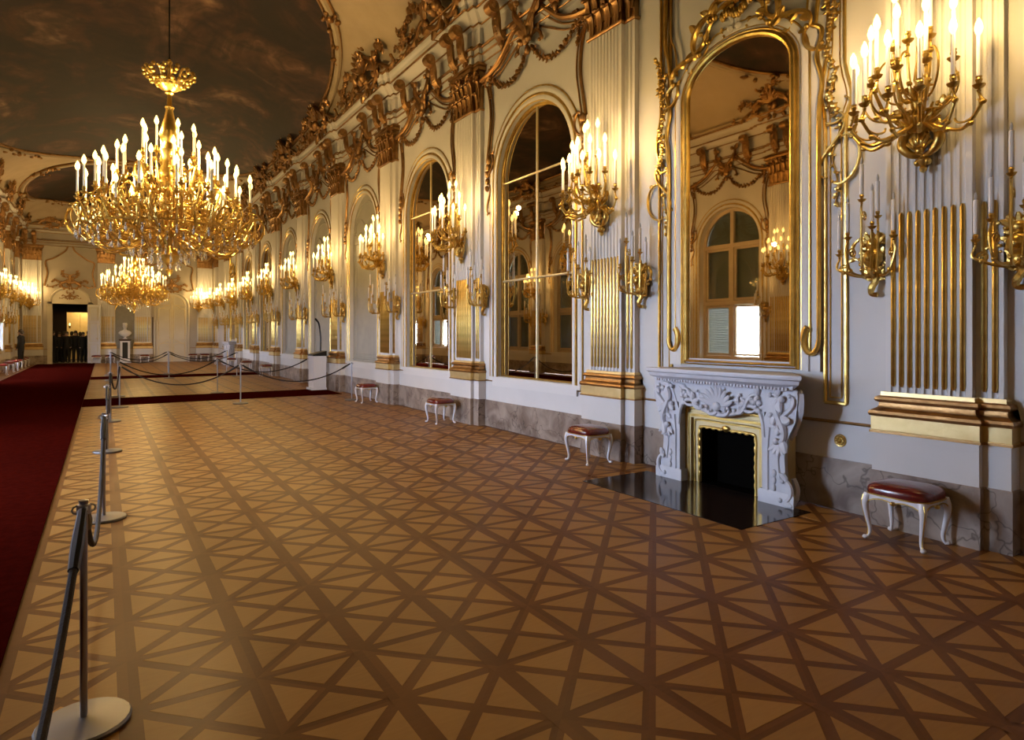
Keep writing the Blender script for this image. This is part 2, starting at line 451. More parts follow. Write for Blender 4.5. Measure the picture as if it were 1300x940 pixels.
d2b = [(0, -2*q), (e_-q, -e_-q), (e_+q, -e_+q), (2*q, 0)]
tb = [(-h+wB/2, -wT/2), (h-wB/2, -wT/2), (h-wB/2, wT/2), (-h+wB/2, wT/2)]
strip_me = []
for P_ in (d1, d2a, d2b, tb):
    V_, F_ = strip(P_); m_ = MB().add(V_, F_).mesh('parquet_strip', False); m_.materials.append(MATS['parquet_dark']); strip_me.append((m_, V_, F_))
i0, i1 = math.floor((XL-PX0)/PS), math.ceil((XR-PX0)/PS)
j0, j1 = math.floor((-1.5-PY0)/PS), math.ceil((YF-PY0)/PS)
cells = []
for i in range(i0, i1):
    for j in range(j0, j1):
        x, y = PX0+(i+.5)*PS, PY0+(j+.5)*PS
        if x-h < XL or x+h > XR-.02: continue
        if x < -.75 and y > -.5: continue        # under the runner
        if x > 4.55 and 3.6 < y < 5.35: continue  # under the hearth slab
        cells.append((in_view(x, y), x, y))
cells.sort(reverse=True)
rest_t, rest_s = MB(), MB()
for n, (w_, x, y) in enumerate(cells):
    for k in range(4):
        if n < 75: link('parquet_triangle', tris[k], None, floor, (x, y, 0))
        else:
            V_ = [(v.co.x+x, v.co.y+y, v.co.z) for v in tris[k].vertices]
            rest_t.add(V_, [(0,1,2), (0,3,4,1), (1,4,5,2), (2,5,3,0)])
    for k, (m_, V_, F_) in enumerate(strip_me):
        oy = -h if k == 3 else 0
        if n < 70: link('parquet_strip', m_, None, floor, (x, y+oy, 0))
        else: rest_s.add([(a+x, b+y+oy, c) for a, b, c in V_], F_)
o = obj('parquet_triangles', rest_t, 'parquet_light', floor, smooth=False); o['kind'] = 'stuff'
o = obj('parquet_strips', rest_s, 'parquet_dark', floor, smooth=False); o['kind'] = 'stuff'
bm_ = MB(); bm_.box(-wB/2, wB/2, -1.8, YF-.02, -.007, -.0004); band_me = bm_.mesh('parquet_band', False); band_me.materials.append(MATS['parquet_dark'])
for i in range(i0, i1+1):
    x = PX0+i*PS
    if XL+.05 < x < XR-.05 and x > -.9 and x < 4.4: link('parquet_band', band_me, None, floor, (x, 0, 0))
for i in range(i0, i1+1):
    x = PX0+i*PS
    if 4.4 <= x < XR-.05:
        for a, b in ((-1.8, 3.24), (5.72, YF-.02)): obj('parquet_band', MB().box(x-wB/2, x+wB/2, a, b, -.007, -.0004), 'parquet_dark', floor, smooth=False)

tag(obj('carpet_runner', MB().box(-2.98, -.42, YN+.1, YF-.32, .0, .012), 'carpet', smooth=False), 'long dark red carpet runner leading to the open door', 'carpet')
tag(obj('cross_carpet', MB().box(-.415, 5.38, 17.0, 18.9, .0, .011), 'carpet', smooth=False), 'red carpet strip crossing the parquet between two rope lines, the wider of two', 'carpet')
tag(obj('cross_carpet', MB().box(-.415, 5.38, 27.0, 28.7, .0, .011), 'carpet', smooth=False), 'narrow red carpet strip crossing the parquet near the far chandelier', 'carpet')
tag(obj('hearth_slab', MB().box(4.40, 5.36, 3.45, 5.52, -.006, .004).box(5.36, XR-.03, 3.75, 5.15, -.006, .004), 'hearth_stone', smooth=False), 'dark polished hearth slab in front of the carved fireplace', 'hearth')

struct(obj('ground', MB().box(-160, XL-.6, -120, 160, -6.2, -6.0), 'lawn', smooth=False), 'dim garden ground outside the windows')
# ------------------------------------------------------------------ walls
HW, SILL, SPR, RISE = 1.05, .88, 4.18, 1.05
def arch_pts(hw=HW, sill=SILL, spr=SPR, rise=RISE, n=20):
    a = np.linspace(PI, 0, n)
    return [(-hw, sill)]+[(hw*math.cos(t), spr+rise*math.sin(t)) for t in a]+[(hw, sill)]
WH = 7.42
def wall_mesh(x0, x1, opens, depth, back):
    """front face at y=0 with arched holes, reveals to y=depth, closed at the back when asked"""
    mb = MB(); opens = sorted(opens)
    xs = x0
    for (c, hw, sill, spr, rise) in opens:
        mb.add([(xs,0,0), (c-hw,0,0), (c-hw,0,WH), (xs,0,WH)], [(0,1,2,3)])
        mb.add([(c-hw,0,0), (c+hw,0,0), (c+hw,0,sill), (c-hw,0,sill)], [(0,1,2,3)])
        A = [(x+c, z) for x, z in arch_pts(hw, sill, spr, rise)]
        for (xa, za), (xb, zb) in zip(A[1:-2], A[2:-1]):
            mb.add([(xa,0,za), (xb,0,zb), (xb,0,WH), (xa,0,WH)], [(0,1,2,3)])
        R = A+[A[0]]
        for (xa, za), (xb, zb) in zip(R[:-1], R[1:]):
            mb.add([(xa,0,za), (xb,0,zb), (xb,depth,zb), (xa,depth,za)], [(3,2,1,0)])
        xs = c+hw
    mb.add([(xs,0,0), (x1,0,0), (x1,0,WH), (xs,0,WH)], [(0,1,2,3)])
    if back: mb.box(x0, x1, depth+.02, depth+.2, 0, WH)
    return mb
ARCH = [k for k in range(len(BAY)) if k-1 in (1, 2, 3, 4, 5, 6, 7)]
wall_right = struct(obj('wall_right', wall_mesh(-YF, -YN, [(-BAY[k], HW, SILL, SPR, RISE) for k in ARCH], .12, True), 'wall_paint', None, (XR, 0, 0), -PI/2, smooth=False), 'white and gold panelled mirror wall with fluted pilasters')
WIN = list(range(len(BAY)))
wall_left = struct(obj('wall_left', wall_mesh(YN, YF, [(BAY[k], HW, SILL, SPR, RISE) for k in WIN], .4, False), 'wall_paint', None, (XL, 0, 0), PI/2, smooth=False), 'white and gold window wall')
# end wall with the open doorway
DX, DW, DH = -1.55, .80, 3.25          # doorway
fw = MB(); a_, b_ = DX-DW, DX+DW
fw.box(XL, a_, 0, .3, 0, WH).box(b_, XR, 0, .3, 0, WH).box(a_, b_, 0, .3, DH, WH)
wall_far = struct(obj('wall_far', fw, 'end_wall_beige', None, (0, YF, 0), smooth=False), 'end wall with two doors and a niche')
wall_near = struct(obj('wall_near', MB().box(-XR, -XL, 0, .2, 0, WH), 'wall_paint', None, (0, YN, 0), PI, smooth=False), 'plain white end wall')

# ------------------------------------------------------------------ pilaster meshes (local: x along wall, -y into the room)
PWH, PD, HD, HWD = .32, .13, .07, .18       # main half width, depth, half-pilaster depth and width
def ppath(x=0.0, wall=0.0):
    return [(x-PWH, wall), (x-PWH, -PD), (x+PWH, -PD), (x+PWH, -HD), (x+PWH+HWD, -HD), (x+PWH+HWD, wall)]
def fluted():
    pl = [(-PWH, 0), (-PWH, -PD)]
    n = 9; pitch = .064; x = -n*pitch/2
    for k in range(n):
        xc = x+(k+.5)*pitch
        for a in np.linspace(PI, 0, 6): pl.append((xc+.021*math.cos(a), -PD+.017*math.sin(a)))
    pl += [(PWH, -PD), (PWH, -HD)]
    for k in range(2):
        xc = PWH+.055+k*.07
        for a in np.linspace(PI, 0, 6): pl.append((xc+.021*math.cos(a), -HD+.017*math.sin(a)))
    pl += [(PWH+HWD, -HD), (PWH+HWD, 0)]
    mb = MB(); n = len(pl)
    V = [(x, y, z) for z in (1.10, 5.57) for x, y in pl]
    return mb.add(V, [(i, i+1, n+i+1, n+i) for i in range(n-1)])
def mset(mb, name, material, smooth=True, ang=.7):
    me = mb.mesh(name, smooth, ang); me.materials.append(MATS[material]); return me
SHAFT = mset(fluted(), 'pilaster', 'stucco_white', True, .9)
REED = mset(MB().tube([(0,0,1.165), (0,0,1.185), (0,0,2.575), (0,0,2.6)], [.010,.0195,.0195,.010], 8), 'gilt_reed', 'gilt')
REEDS = [(-9*.064/2+(k+.5)*.064, -PD-.002) for k in range(9)]+[(PWH+.055+k*.07, -HD-.002) for k in range(2)]
BASE = mset(MB().sweep(ppath(), [(0,.785), (.085,.785), (.085,.80), (.08,.805), (.08,.915), (.088,.92), (.095,.94), (.088,.962), (.07,.97), (.045,.985), (.035,1.005), (.035,1.03), (.055,1.04), (.062,1.055), (.055,1.075), (.03,1.085), (.025,1.12), (0,1.12)]), 'pilaster_base', 'base_gilt', True, .5)
BASE2 = mset(MB().sweep(ppath(), [(.081,.917), (.09,.92), (.097,.94), (.09,.962), (.072,.972), (.047,.987), (.037,1.007), (.037,1.03), (.057,1.04), (.064,1.055), (.057,1.077), (.03,1.088)]).sweep(ppath(), [(.06,.779), (.09,.779), (.09,.797), (.075,.797)]), 'base_moulding', 'old_gilt', True, .5)
PEDS = mset(MB().sweep(ppath(), [(.074,.46), (.074,.788), (0,.788)]), 'pedestal', 'wall_paint', False)
MARB = mset(MB().sweep(ppath(), [(.086,.0), (.086,.455), (.08,.463), (0,.463)]), 'marble_plinth', 'brown_marble', False)
def capital():
    mb = MB(); z0, z1 = 5.55, 6.36
    mb.sweep(ppath(), [(0,z0), (.02,z0), (.03,z0+.015), (.03,z0+.035), (.01,z0+.05), (0,z0+.06)])
    mb.sweep(ppath(), [(.0,z0+.05), (.0,z0+.35), (.03,z0+.6), (.05,z0+.68)])
    mb.sweep(ppath(), [(.03,z0+.67), (.09,z0+.69), (.10,z0+.74), (.08,z0+.755), (.11,z0+.775), (.11,z1), (0,z1)])
    def leaf(x, y, z, H, w, out=.09):
        t = np.linspace(0, 1, 8)
        P = np.stack([np.full(8, x), y-.012-out*t**2.2+np.where(t > .85, .0, 0), z+H*np.sin(t*1.9)/1.0], 1)
        mb.tube(P, .020*np.array([.7, .9, 1, 1, 1, 1, 1.25, .5]), 6, N=(1, 0, 0), flat=w/.020)
        mb.tube(P+np.array([0, -.012, 0]), .010, 4)
        mb.blob((x, y-.02-out, z+H*.96), (w*.8, .022, .03), 6, 4)
    for k in range(4): leaf(-.25+k*.165, -PD, z0+.04, .27, .06)
    for k in range(5): leaf(-.31+k*.155, -PD-.005, z0+.15, .38, .05, .10)
    for k in range(3): leaf(-.2+k*.2, -PD-.01, z0+.35, .30, .045, .12)
    leaf(.40, -HD, z0+.04, .27, .05); leaf(.46, -HD, z0+.15, .38, .04); leaf(.38, -HD, z0+.3, .34, .04)
    for x, y, sg in ((-.31, -PD-.07, 1), (.31, -PD-.07, -1), (.47, -HD-.07, -1), (0, -PD-.10, 1)):
        a = np.linspace(0, 4.2*PI, 30); r = .075*(1-a/(4.9*PI))
        mb.wline(np.stack([x-sg*r*np.cos(a), z0+.60+r*np.sin(a)], 1), .016, y, 5, 1.8)
        mb.blob((x, y-.012, z0+.60), .024)
    return mb
CAP = mset(capital(), 'capital', 'old_gilt', True, .9)
def add_pilaster(wall, x):
    p = link('pilaster', SHAFT, None, wall, (x, 0, 0))
    link('pilaster_base', BASE, None, p); link('base_moulding', BASE2, None, p); link('capital', CAP, None, p)
    link('pedestal', PEDS, None, p); link('marble_plinth', MARB, None, p)
    for rx, ry in REEDS: link('gilt_reed', REED, None, p, (rx, ry, 0))
    return p
for y in PIL: add_pilaster(wall_right, -y)
for y in PIL[1:]: add_pilaster(wall_left, y)
FARP = [-3.32, .02, 1.80, 5.02]
for x in FARP: add_pilaster(wall_far, x)

# skirting slabs and dado lines of each bay
def bay_skirt(wall, xa, xb, side):
    n = 2; w = (xb-xa)/n
    for k in range(n):
        obj('marble_slab', MB().box(xa+k*w+.002, xa+(k+1)*w-.002, -.022, .0, 0, .455+.004*(k % 2)), 'brown_marble', wall, smooth=False)
    obj('dado_moulding', MB().sweep([(xa, 0), (xb, 0)], [(0,.782), (.012,.785), (.018,.795), (.012,.806), (0,.81)]), 'old_gilt', wall)
for a, b in zip(PIL[:-1], PIL[1:]):
    xa, xb = -(b-PWH-HWD), -(a+PWH)      # right wall: half pilaster sits on the near side
    bay_skirt(wall_right, xa-.0, xb, 'right')
    if a > 0: bay_skirt(wall_left, a+PWH+HWD, b-PWH, 'left')
xs_ = [XL]+[v for p in FARP for v in (p-PWH, p+PWH+HWD)]+[XR]
for xa, xb in ((-2.82, a_-.1), (b_+.1, -.30), (.52, 1.48), (2.3, 2.45), (4.3, 4.7)): bay_skirt(wall_far, xa, xb, 'far')

# ------------------------------------------------------------------ entablature
def stepped(x0, x1, cs):
    P = [(x0, 0)]
    for c in sorted(cs): P += ppath(c)
    return P+[(x1, 0)]
def console():
    mb = MB(); c = curl2('S', (-.05, 6.50), (-.36, 7.03), False, turn=.6, curl=7.5, p=4)
    t = np.linspace(-1, 1, len(c))
    for dx in (-.055, 0, .055):
        mb.tube(np.stack([np.full(len(c), dx), c[:, 0], c[:, 1]], 1), .042*(1.25-.5*np.abs(t))*(1.15 if dx == 0 else 1), 6, N=(1,0,0), flat=1.1)
    for k in (6, 10, 14, 18): mb.blob((0, c[k][0]-.03, c[k][1]), (.06, .028, .035))
    for zc_, yc_, rr_ in ((6.97, -.30, .105), (6.55, -.10, .075)):
        mb.tube([(-.10, yc_, zc_), (-.085, yc_, zc_), (.085, yc_, zc_), (.10, yc_, zc_)], [rr_*.5, rr_, rr_, rr_*.5], 12)
    for k in range(5): mb.leaf2((0, 6.5), (math.sin(-1+.5*k), -math.cos(-1+.5*k)), .12, .035, -.08, 0)
    for sg in (-1, 1): mb.blob((sg*.09, -.30, 6.98), (.03, .06, .06)); mb.blob((sg*.08, -.09, 6.55), (.03, .05, .05))
    mb.blob((0, -.10, 6.42), (.05, .04, .08)); mb.blob((0, -.08, 6.32), (.03, .03, .05))
    return mb
CONS = mset(console(), 'console', 'old_gilt')
def entablature(wall, x0, x1, cs, bays, paint='stucco_white'):
    P = stepped(x0, x1, cs)
    e = obj('entablature', MB().sweep(P, [(0,6.34), (.05,6.36), (.05,6.50), (.075,6.505), (.075,6.62), (.04,6.64), (.02,6.68), (.02,7.0), (.06,7.03), (.10,7.05), (.20,7.12), (.30,7.15), (.32,7.20), (.32,7.27), (.36,7.31), (.38,7.36), (.38,7.40), (0,7.42)]), paint, wall, ang=.4)
    g = MB()
    for off, z, r in ((.06,6.37,.014), (.085,6.51,.016), (.09,6.635,.022), (.045,6.70,.012), (.09,7.035,.016), (.33,7.16,.020), (.395,7.385,.026)):
        g.sweep(P, [(off-r, z), (off-r*.3, z-r), (off+r*.6, z-r*.7), (off+r, z), (off+r*.6, z+r*.7), (off-r*.3, z+r), (off-r, z)])
    obj('gilt_moulding', g, 'old_gilt', e)
    for c in cs:
        for dx in (-.19, .19): link('console', CONS, None, e, (c+dx, -PD+.03, 0))
    for b in bays:
        for dx in (-.75, .75): link('console', CONS, None, e, (b+dx, 0, 0))
    return e
entablature(wall_right, -YF, -YN, [-y for y in PIL], [-b for b in BAY])
entablature(wall_left, YN, YF, PIL[1:], BAY)
entablature(wall_far, XL, XR, FARP, [], 'end_wall_beige')
entablature(wall_near, -XR, -XL, [], [])

# ------------------------------------------------------------------ gilt stucco over the arches (shared by all arched bays)
def off_arch(d, sill=.84, n=26, zb=None):
    return arch_pts(HW+d, sill if zb is None else zb, SPR, RISE+d, n)
def arch_white():
    mb = MB()
    for d, r, f in ((.045, .045, .8), (.165, .055, .5)): mb.wline(off_arch(d), r, -.004, 8, f)
    mb.box(-HW-.22, HW+.22, -.05, .01, .81, .875).box(-HW-.12, HW+.12, -.035, .01, .72, .81)
    return mb
def arch_gilt():
    mb = MB()
    for d, r in ((.006, .013), (.098, .026), (.225, .014)): mb.wline(off_arch(d), r, -.018 if r > .02 else -.01, 6)
    return mb
def arch_scrolls():
    mb = MB(); rng = random.Random(4)
    for sg in (-1, 1):
        f = lambda x, z: (sg*x, z)
        # ears at the springing
        for k in range(5): mb.blob((sg*(1.30+.015*k), -.03, 4.62-.12*k), (.06-.008*k, .045, .085-.008*k))
        mb.scroll('C', f(1.24, 4.72), f(1.36, 4.42), .022, sg < 0, -.04, 2)
        mb.scroll('S', f(1.33, 4.2), f(1.27, 3.7), .018, sg > 0, -.03, 2)
        # swan-neck lines up to the entablature
        for dx, r in ((0, .024), (-.085, .013)):
            mb.wline(catmull([f(1.36+dx, 4.66), f(1.30+dx, 4.95), f(1.24+dx, 5.3), f(1.27+dx, 5.65), f(1.36+dx*.6, 5.92)], 8), r, -.02, 6)
        mb.scroll('S', f(1.36, 5.92), f(1.22, 6.16), .026, sg > 0, -.05, 3)
        # rising bow from the capital to the keystone
        mb.wline(catmull([f(1.50, 6.06), f(1.2, 6.10), f(.85, 6.22), f(.5, 6.48), f(.22, 6.72)], 8), .045, -.06, 8)
        mb.wline(catmull([f(1.50, 5.99), f(1.2, 6.02), f(.85, 6.13), f(.5, 6.36), f(.25, 6.56)], 8), .016, -.04, 6)
        mb.wline(catmull([f(1.3, 5.93), f(.9, 6.02), f(.5, 6.21), f(.2, 6.36)], 8), .016, -.03, 6)
        # S-scroll pair beside the keystone
        mb.scroll('S', f(.10, 6.18), f(.24, 6.86), .055, sg < 0, -.12, 4)
        mb.scroll('C', f(.05, 6.2), f(.30, 6.1), .03, sg > 0, -.06, 3)
    for k in range(5): mb.leaf2((0, 6.2), (math.sin(-.9+.45*k), math.cos(-.9+.45*k)), .30, .045, -.08, 0)
    mb.blob((0, -.12, 6.2), (.08, .06, .09)); mb.blob((0, -.09, 6.05), (.05, .05, .08))
    return mb
def arch_garland():
    mb = MB(); rng = random.Random(9)
    for sg in (-1, 1):
        mb.sprig([(sg*.08, 6.1), (sg*.28, 5.86), (sg*.55, 5.74), (sg*.85, 5.78), (sg*1.08, 5.92), (sg*1.25, 6.05)], .016, rng, -.035, .055, 1)
        mb.sprig([(sg*1.25, 6.02), (sg*1.22, 5.86), (sg*1.2, 5.7)], .012, rng, -.03, .04, 1)
    return mb
AW, AG, AS, AGL = mset(arch_white(), 'arch_architrave', 'stucco_white'), mset(arch_gilt(), 'arch_moulding', 'gilt'), mset(arch_scrolls(), 'gilt_scrollwork', 'old_gilt'), mset(arch_garland(), 'gilt_garland', 'old_gilt')
def arch_bay(wall, x):
    a = link('arch_architrave', AW, None, wall, (x, 0, 0))
    link('arch_moulding', AG, None, a); link('gilt_scrollwork', AS, None, a); link('gilt_garland', AGL, None, a)
for k in ARCH: arch_bay(wall_right, -BAY[k])
for k in WIN[1:]: arch_bay(wall_left, BAY[k])

# ------------------------------------------------------------------ blind doors in three niches
def panel_door():
    mb = MB(); mb.prism(arch_pts(HW+.02, SILL-.02, SPR, RISE+.02), .10, .119)
    return mb
def panel_mould():
    mb = MB()
    mb.wline([(-.86, .98), (-.86, 4.02), (.86, 4.02), (.86, .98)], .022, .10, 6, closed=True)
    mb.wline([(-.76, 1.08), (-.76, 3.92), (.76, 3.92), (.76, 1.08)], .012, .10, 6, closed=True)
    a = np.linspace(PI, 0, 16); mb.wline([(.86*math.cos(t), 4.26+.80*math.sin(t)) for t in a]+[(.72, 4.2), (.45, 4.30), (.18, 4.22), (0, 4.16), (-.18, 4.22), (-.45, 4.30), (-.72, 4.2)], .024, .10, 6, closed=True)
    for sg in (-1, 1): mb.scroll('C', (sg*.80, 4.34), (sg*.12, 4.22), .028, sg < 0, .09, 0)
    return mb
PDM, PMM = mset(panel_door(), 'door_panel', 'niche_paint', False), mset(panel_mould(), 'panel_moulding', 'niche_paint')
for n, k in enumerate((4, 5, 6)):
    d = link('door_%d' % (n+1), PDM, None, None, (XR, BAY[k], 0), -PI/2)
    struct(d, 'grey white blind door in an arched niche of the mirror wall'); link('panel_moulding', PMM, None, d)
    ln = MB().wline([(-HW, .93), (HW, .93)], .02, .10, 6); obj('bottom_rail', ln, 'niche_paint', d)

# ------------------------------------------------------------------ ceiling vault and painted fields
HV = 4.42; Z0 = 7.40; VR = 1.55; CE = 3.4
def vz(x, y):
    dx = min(1, abs(x-XC)/HV); a = math.sqrt(max(0, 1-dx*dx))
    d = min(y-(YN+.35), (YF-.35)-y)
    b = 1.0 if d > CE else math.sqrt(max(0, 1-((CE-d)/CE)**2))
    return Z0+VR*a*b
def vault():
    mb = MB(); nx = 44
    ux = [XC+HV*math.sin(t) for t in np.linspace(-PI/2, PI/2, nx)]
    ys = [YN+.35+CE*(1-math.cos(t)) for t in np.linspace(0, PI/2, 8)]+list(np.linspace(YN+.35+CE, YF-.35-CE, 30)[1:-1])+[YF-.35-CE*(1-math.cos(t)) for t in np.linspace(PI/2, 0, 8)]
    V = [(x, y, vz(x, y)) for y in ys for x in ux]; m = len(ys)
    F = [(j*nx+i, (j+1)*nx+i, (j+1)*nx+i+1, j*nx+i+1) for j in range(m-1) for i in range(nx-1)]
    mb.add(V, F)
    mb.box(XL-.2, XR+.2, YN-.2, YF+.2, 9.3, 9.5)
    for x0_, x1_ in ((XL-.2, XL+.5), (XR-.5, XR+.2)): mb.box(x0_, x1_, YN-.2, YF+.2, 7.41, 7.45)
    for y0_, y1_ in ((YN-.2, YN+.5), (YF-.5, YF+.2)): mb.box(XL-.2, XR+.2, y0_, y1_, 7.41, 7.45)
    mb.box(XL-.4, XL-.1, YN-.2, YF+.2, 7.3, 9.5).box(XR+.1, XR+.4, YN-.2, YF+.2, 7.3, 9.5)
    return mb
ceiling = struct(obj('ceiling', vault(), 'vault_plaster'), 'cream coved ceiling with painted fields in gilt frames')
def sup(yc, hl, hw_, n, N=120):
    a = np.linspace(0, 2*PI, N, endpoint=False)
    c, s_ = np.cos(a), np.sin(a)
    return np.stack([XC+hw_*np.sign(c)*np.abs(c)**(2/n), yc+hl*np.sign(s_)*np.abs(s_)**(2/n)], 1)
def fresco(yc, hl, hw_, n, label):
    O = sup(yc, hl, hw_, n); N = len(O); C = np.array([XC, yc]); mb = MB()
    rings = [math.sin(t) for t in np.linspace(.06, PI/2, 14)]
    V = []
    for r in rings:
        for p in O:
            x, y = C+(p-C)*r; V.append((x, y, vz(x, y)-.03))
    F = [(i*N+k, (i+1)*N+k, (i+1)*N+(k+1) % N, i*N+(k+1) % N) for i in range(len(rings)-1) for k in range(N)]+[tuple(range(N))]
    f = obj('ceiling_fresco', mb.add(V, F), 'painted_sky', ceiling); f['label'] = label
    g = MB(); w = MB()
    def outl(d): 
        Q = sup(yc, hl+d, min(hw_+d, HV-.01), n); return [(x, y, vz(x, y)-.04) for x, y in Q]
    g.tube(outl(.02), .05, 8, closed=True); g.tube(outl(.26), .035, 6, closed=True)
    w.tube(outl(.14), .085, 8, closed=True)
    rng = random.Random(int(yc)); 
    Q = outl(.16)
    for k in range(0, N, 15):
        for j in range(16):
            p = np.array(Q[(k+rng.randint(-3, 3)) % N]); g.blob(p+np.array([rng.uniform(-.18,.18), rng.uniform(-.25,.25), rng.uniform(-.12,.0)]), (rng.uniform(.03,.08), rng.uniform(.05,.11), rng.uniform(.03,.07)))
    obj('gilt_frame', g, 'old_gilt', f); obj('stucco_frame', w, 'vault_plaster', f)
fresco(22.0, 9.6, 4.24, 3.0, 'long dark brown painted cloud field')
fresco(4.1, 7.2, 4.36, 4.5, 'near dark brown painted field')
fresco(36.9, 4.4, 3.9, 2.4, 'far dark brown painted field')

def rocaille(seed, w, h_):
    rng = random.Random(seed); mb = MB()
    for sg in (-1, 1):
        f = lambda x, z: (sg*x*w, z*h_)
        mb.scroll('C', f(.06, .05), f(.75, .45), .05, sg < 0, -.06, 4)
        mb.scroll('S', f(.7, .05), f(.25, .95), .055, sg > 0, -.08, 5)
        mb.scroll('C', f(.15, .55), f(.55, 1.15), .04, sg > 0, -.10, 3)
        mb.scroll('S', f(.75, .0), f(1.9, .12), .035, sg < 0, -.05, 4)
        mb.sprig([f(.4, .9), f(.7, 1.25), f(.6, 1.6)], .02, rng, -.06, .075, 1)
        mb.sprig([f(.9, .4), f(1.3, .65), f(1.5, .45)], .02, rng, -.06, .07, 1)
    for k in range(7): 
        a = -1.1+.366*k; mb.leaf2((0, .3*h_), (math.sin(a), math.cos(a)), .55*h_, .06, -.09, 0)
    for k in range(9): mb.blob((rng.uniform(-.3,.3)*w, -.12, rng.uniform(.1,.7)*h_), (rng.uniform(.04,.09),)*3)
    return mb
ROC = mset(rocaille(3, .62, .62), 'stucco_rocaille', 'old_gilt')
for y in PIL:
    link('stucco_rocaille', ROC, None, ceiling, (XC+HV-.10, y+.1, 7.43), rot=(.27, 0, -PI/2), scale=1.3)
    link('stucco_rocaille', ROC, None, ceiling, (XC-HV+.10, y+.1, 7.43), rot=(.25, 0, PI/2))
for b in BAY:
    link('stucco_rocaille', ROC, None, ceiling, (XC+HV-.08, b, 7.43), rot=(.22, 0, -PI/2), scale=.55)
for x in (-2.4, XC, 4.2):
    link('stucco_rocaille', ROC, None, ceiling, (x, YF-.42, 7.43), rot=(.3, 0, 0), scale=.9)

# ================================================================== WINDOWS of the left wall (daylight)
def win_frame():
    mb = MB(); y0, y1 = .17, .24
    A = arch_pts(HW, SILL, SPR, RISE, 18); B = arch_pts(HW-.09, SILL+.09, SPR, RISE-.09, 18)
    n = len(A)
    V = [(x, y, z) for y in (y0, y1) for x, z in A]+[(x, y, z) for y in (y0, y1) for x, z in B]
    F = []
    for i in range(n):
        j = (i+1) % n
        F += [(i, j, 2*n+j, 2*n+i), (n+i, 3*n+i, 3*n+j, n+j), (2*n+i, 2*n+j, 3*n+j, 3*n+i)]
    return mb.add(V, F)
WF = mset(win_frame(), 'window_frame', 'window_wood', False)
WMU = mset(MB().box(-.055, .055, .15, .25, SILL+.09, SPR+RISE-.06), 'mullion', 'window_wood', False)
WTR = mset(MB().box(-HW+.05, HW-.05, .14, .25, -.06, .06), 'transom', 'window_wood', False)
WCA = MB()
for sg in (-1, 1):
    for za, zb in ((SILL+.10, 2.44), (2.58, 4.10)):
        x0_, x1_ = (sg*.06, sg*.95) if sg > 0 else (-.95, -.06)
        for b in ((x0_, x0_+.07, za, zb), (x1_-.07, x1_, za, zb), (x0_, x1_, za, za+.07), (x0_, x1_, zb-.07, zb)): WCA.box(b[0], b[1], .18, .23, b[2], b[3])
WCA = mset(WCA, 'casement', 'window_wood', False)
WGL = mset(MB().prism(arch_pts(HW-.02, SILL+.02, SPR, RISE-.02), .205, .21), 'glass', 'window_glass', False)
WSH = MB(); WSH.prism([(x, z) for x, z in arch_pts(HW-.02, 2.45, SPR, RISE-.02)], .33, .36)
WSH = mset(WSH, 'closed_shutter', 'shutter_wood', False)
WLV = MB()
for k in range(22): 
    z = .95+k*.07; WLV.add([(.04,.30,z), (HW-.05,.30,z), (HW-.05,.36,z+.064), (.04,.36,z+.064), (.04,.305,z-.012), (HW-.05,.305,z-.012), (HW-.05,.365,z+.052), (.04,.365,z+.052)], [(0,1,2,3), (7,6,5,4), (0,4,5,1), (3,2,6,7)])
WLV.box(HW-.06, HW, .29, .37, .9, 2.5).box(.0, .06, .29, .37, .9, 2.5)
WLV = mset(WLV, 'louvred_shutter', 'shutter_wood', False)
WSF = mset(MB().box(-HW+.02, HW-.02, .33, .36, SILL-.02, 2.47), 'closed_shutter', 'shutter_wood', False)
WSU = mset(MB().prism([(x, z) for x, z in arch_pts(HW-.02, 4.16, SPR, RISE-.02)], .33, .36), 'closed_shutter', 'shutter_wood', False)
SHUT = {0, 1, 4, 5, 6, 10}     # bays whose shutters are closed to the sill
for n, k in enumerate(WIN):
    w = struct(link('window_%d' % (n+1), WF, None, None, (XL, BAY[k], 0), PI/2), 'tall arched window in the window wall')
    for nm, me, lc in (('mullion', WMU, (0,0,0)), ('transom', WTR, (0,0,2.51)), ('transom', WTR, (0,0,4.16)), ('casement', WCA, (0,0,0)), ('glass', WGL, (0,0,0)), ('closed_shutter', WSH, (0,0,0)), ('louvred_shutter', WLV, (0,0,0))):
        if nm == 'louvred_shutter' and k in SHUT: me = WSF
        if nm == 'closed_shutter' and k == 2: me = WSU
        link(nm, me, None, w, lc)
    if k in SHUT: continue
    pd = bpy.data.lights.new('sky_portal', 'AREA'); pd.shape = 'RECTANGLE'; pd.size = 3.3 if k == 2 else 1.6; pd.size_y = 2*HW; pd.energy = 1
    pd.cycles.is_portal = True
    po = bpy.data.objects.new('sky_portal', pd); COL.objects.link(po); po.location = (XL-.42, BAY[k], SILL+pd.size/2); po.rotation_euler = (0, -PI/2, 0)

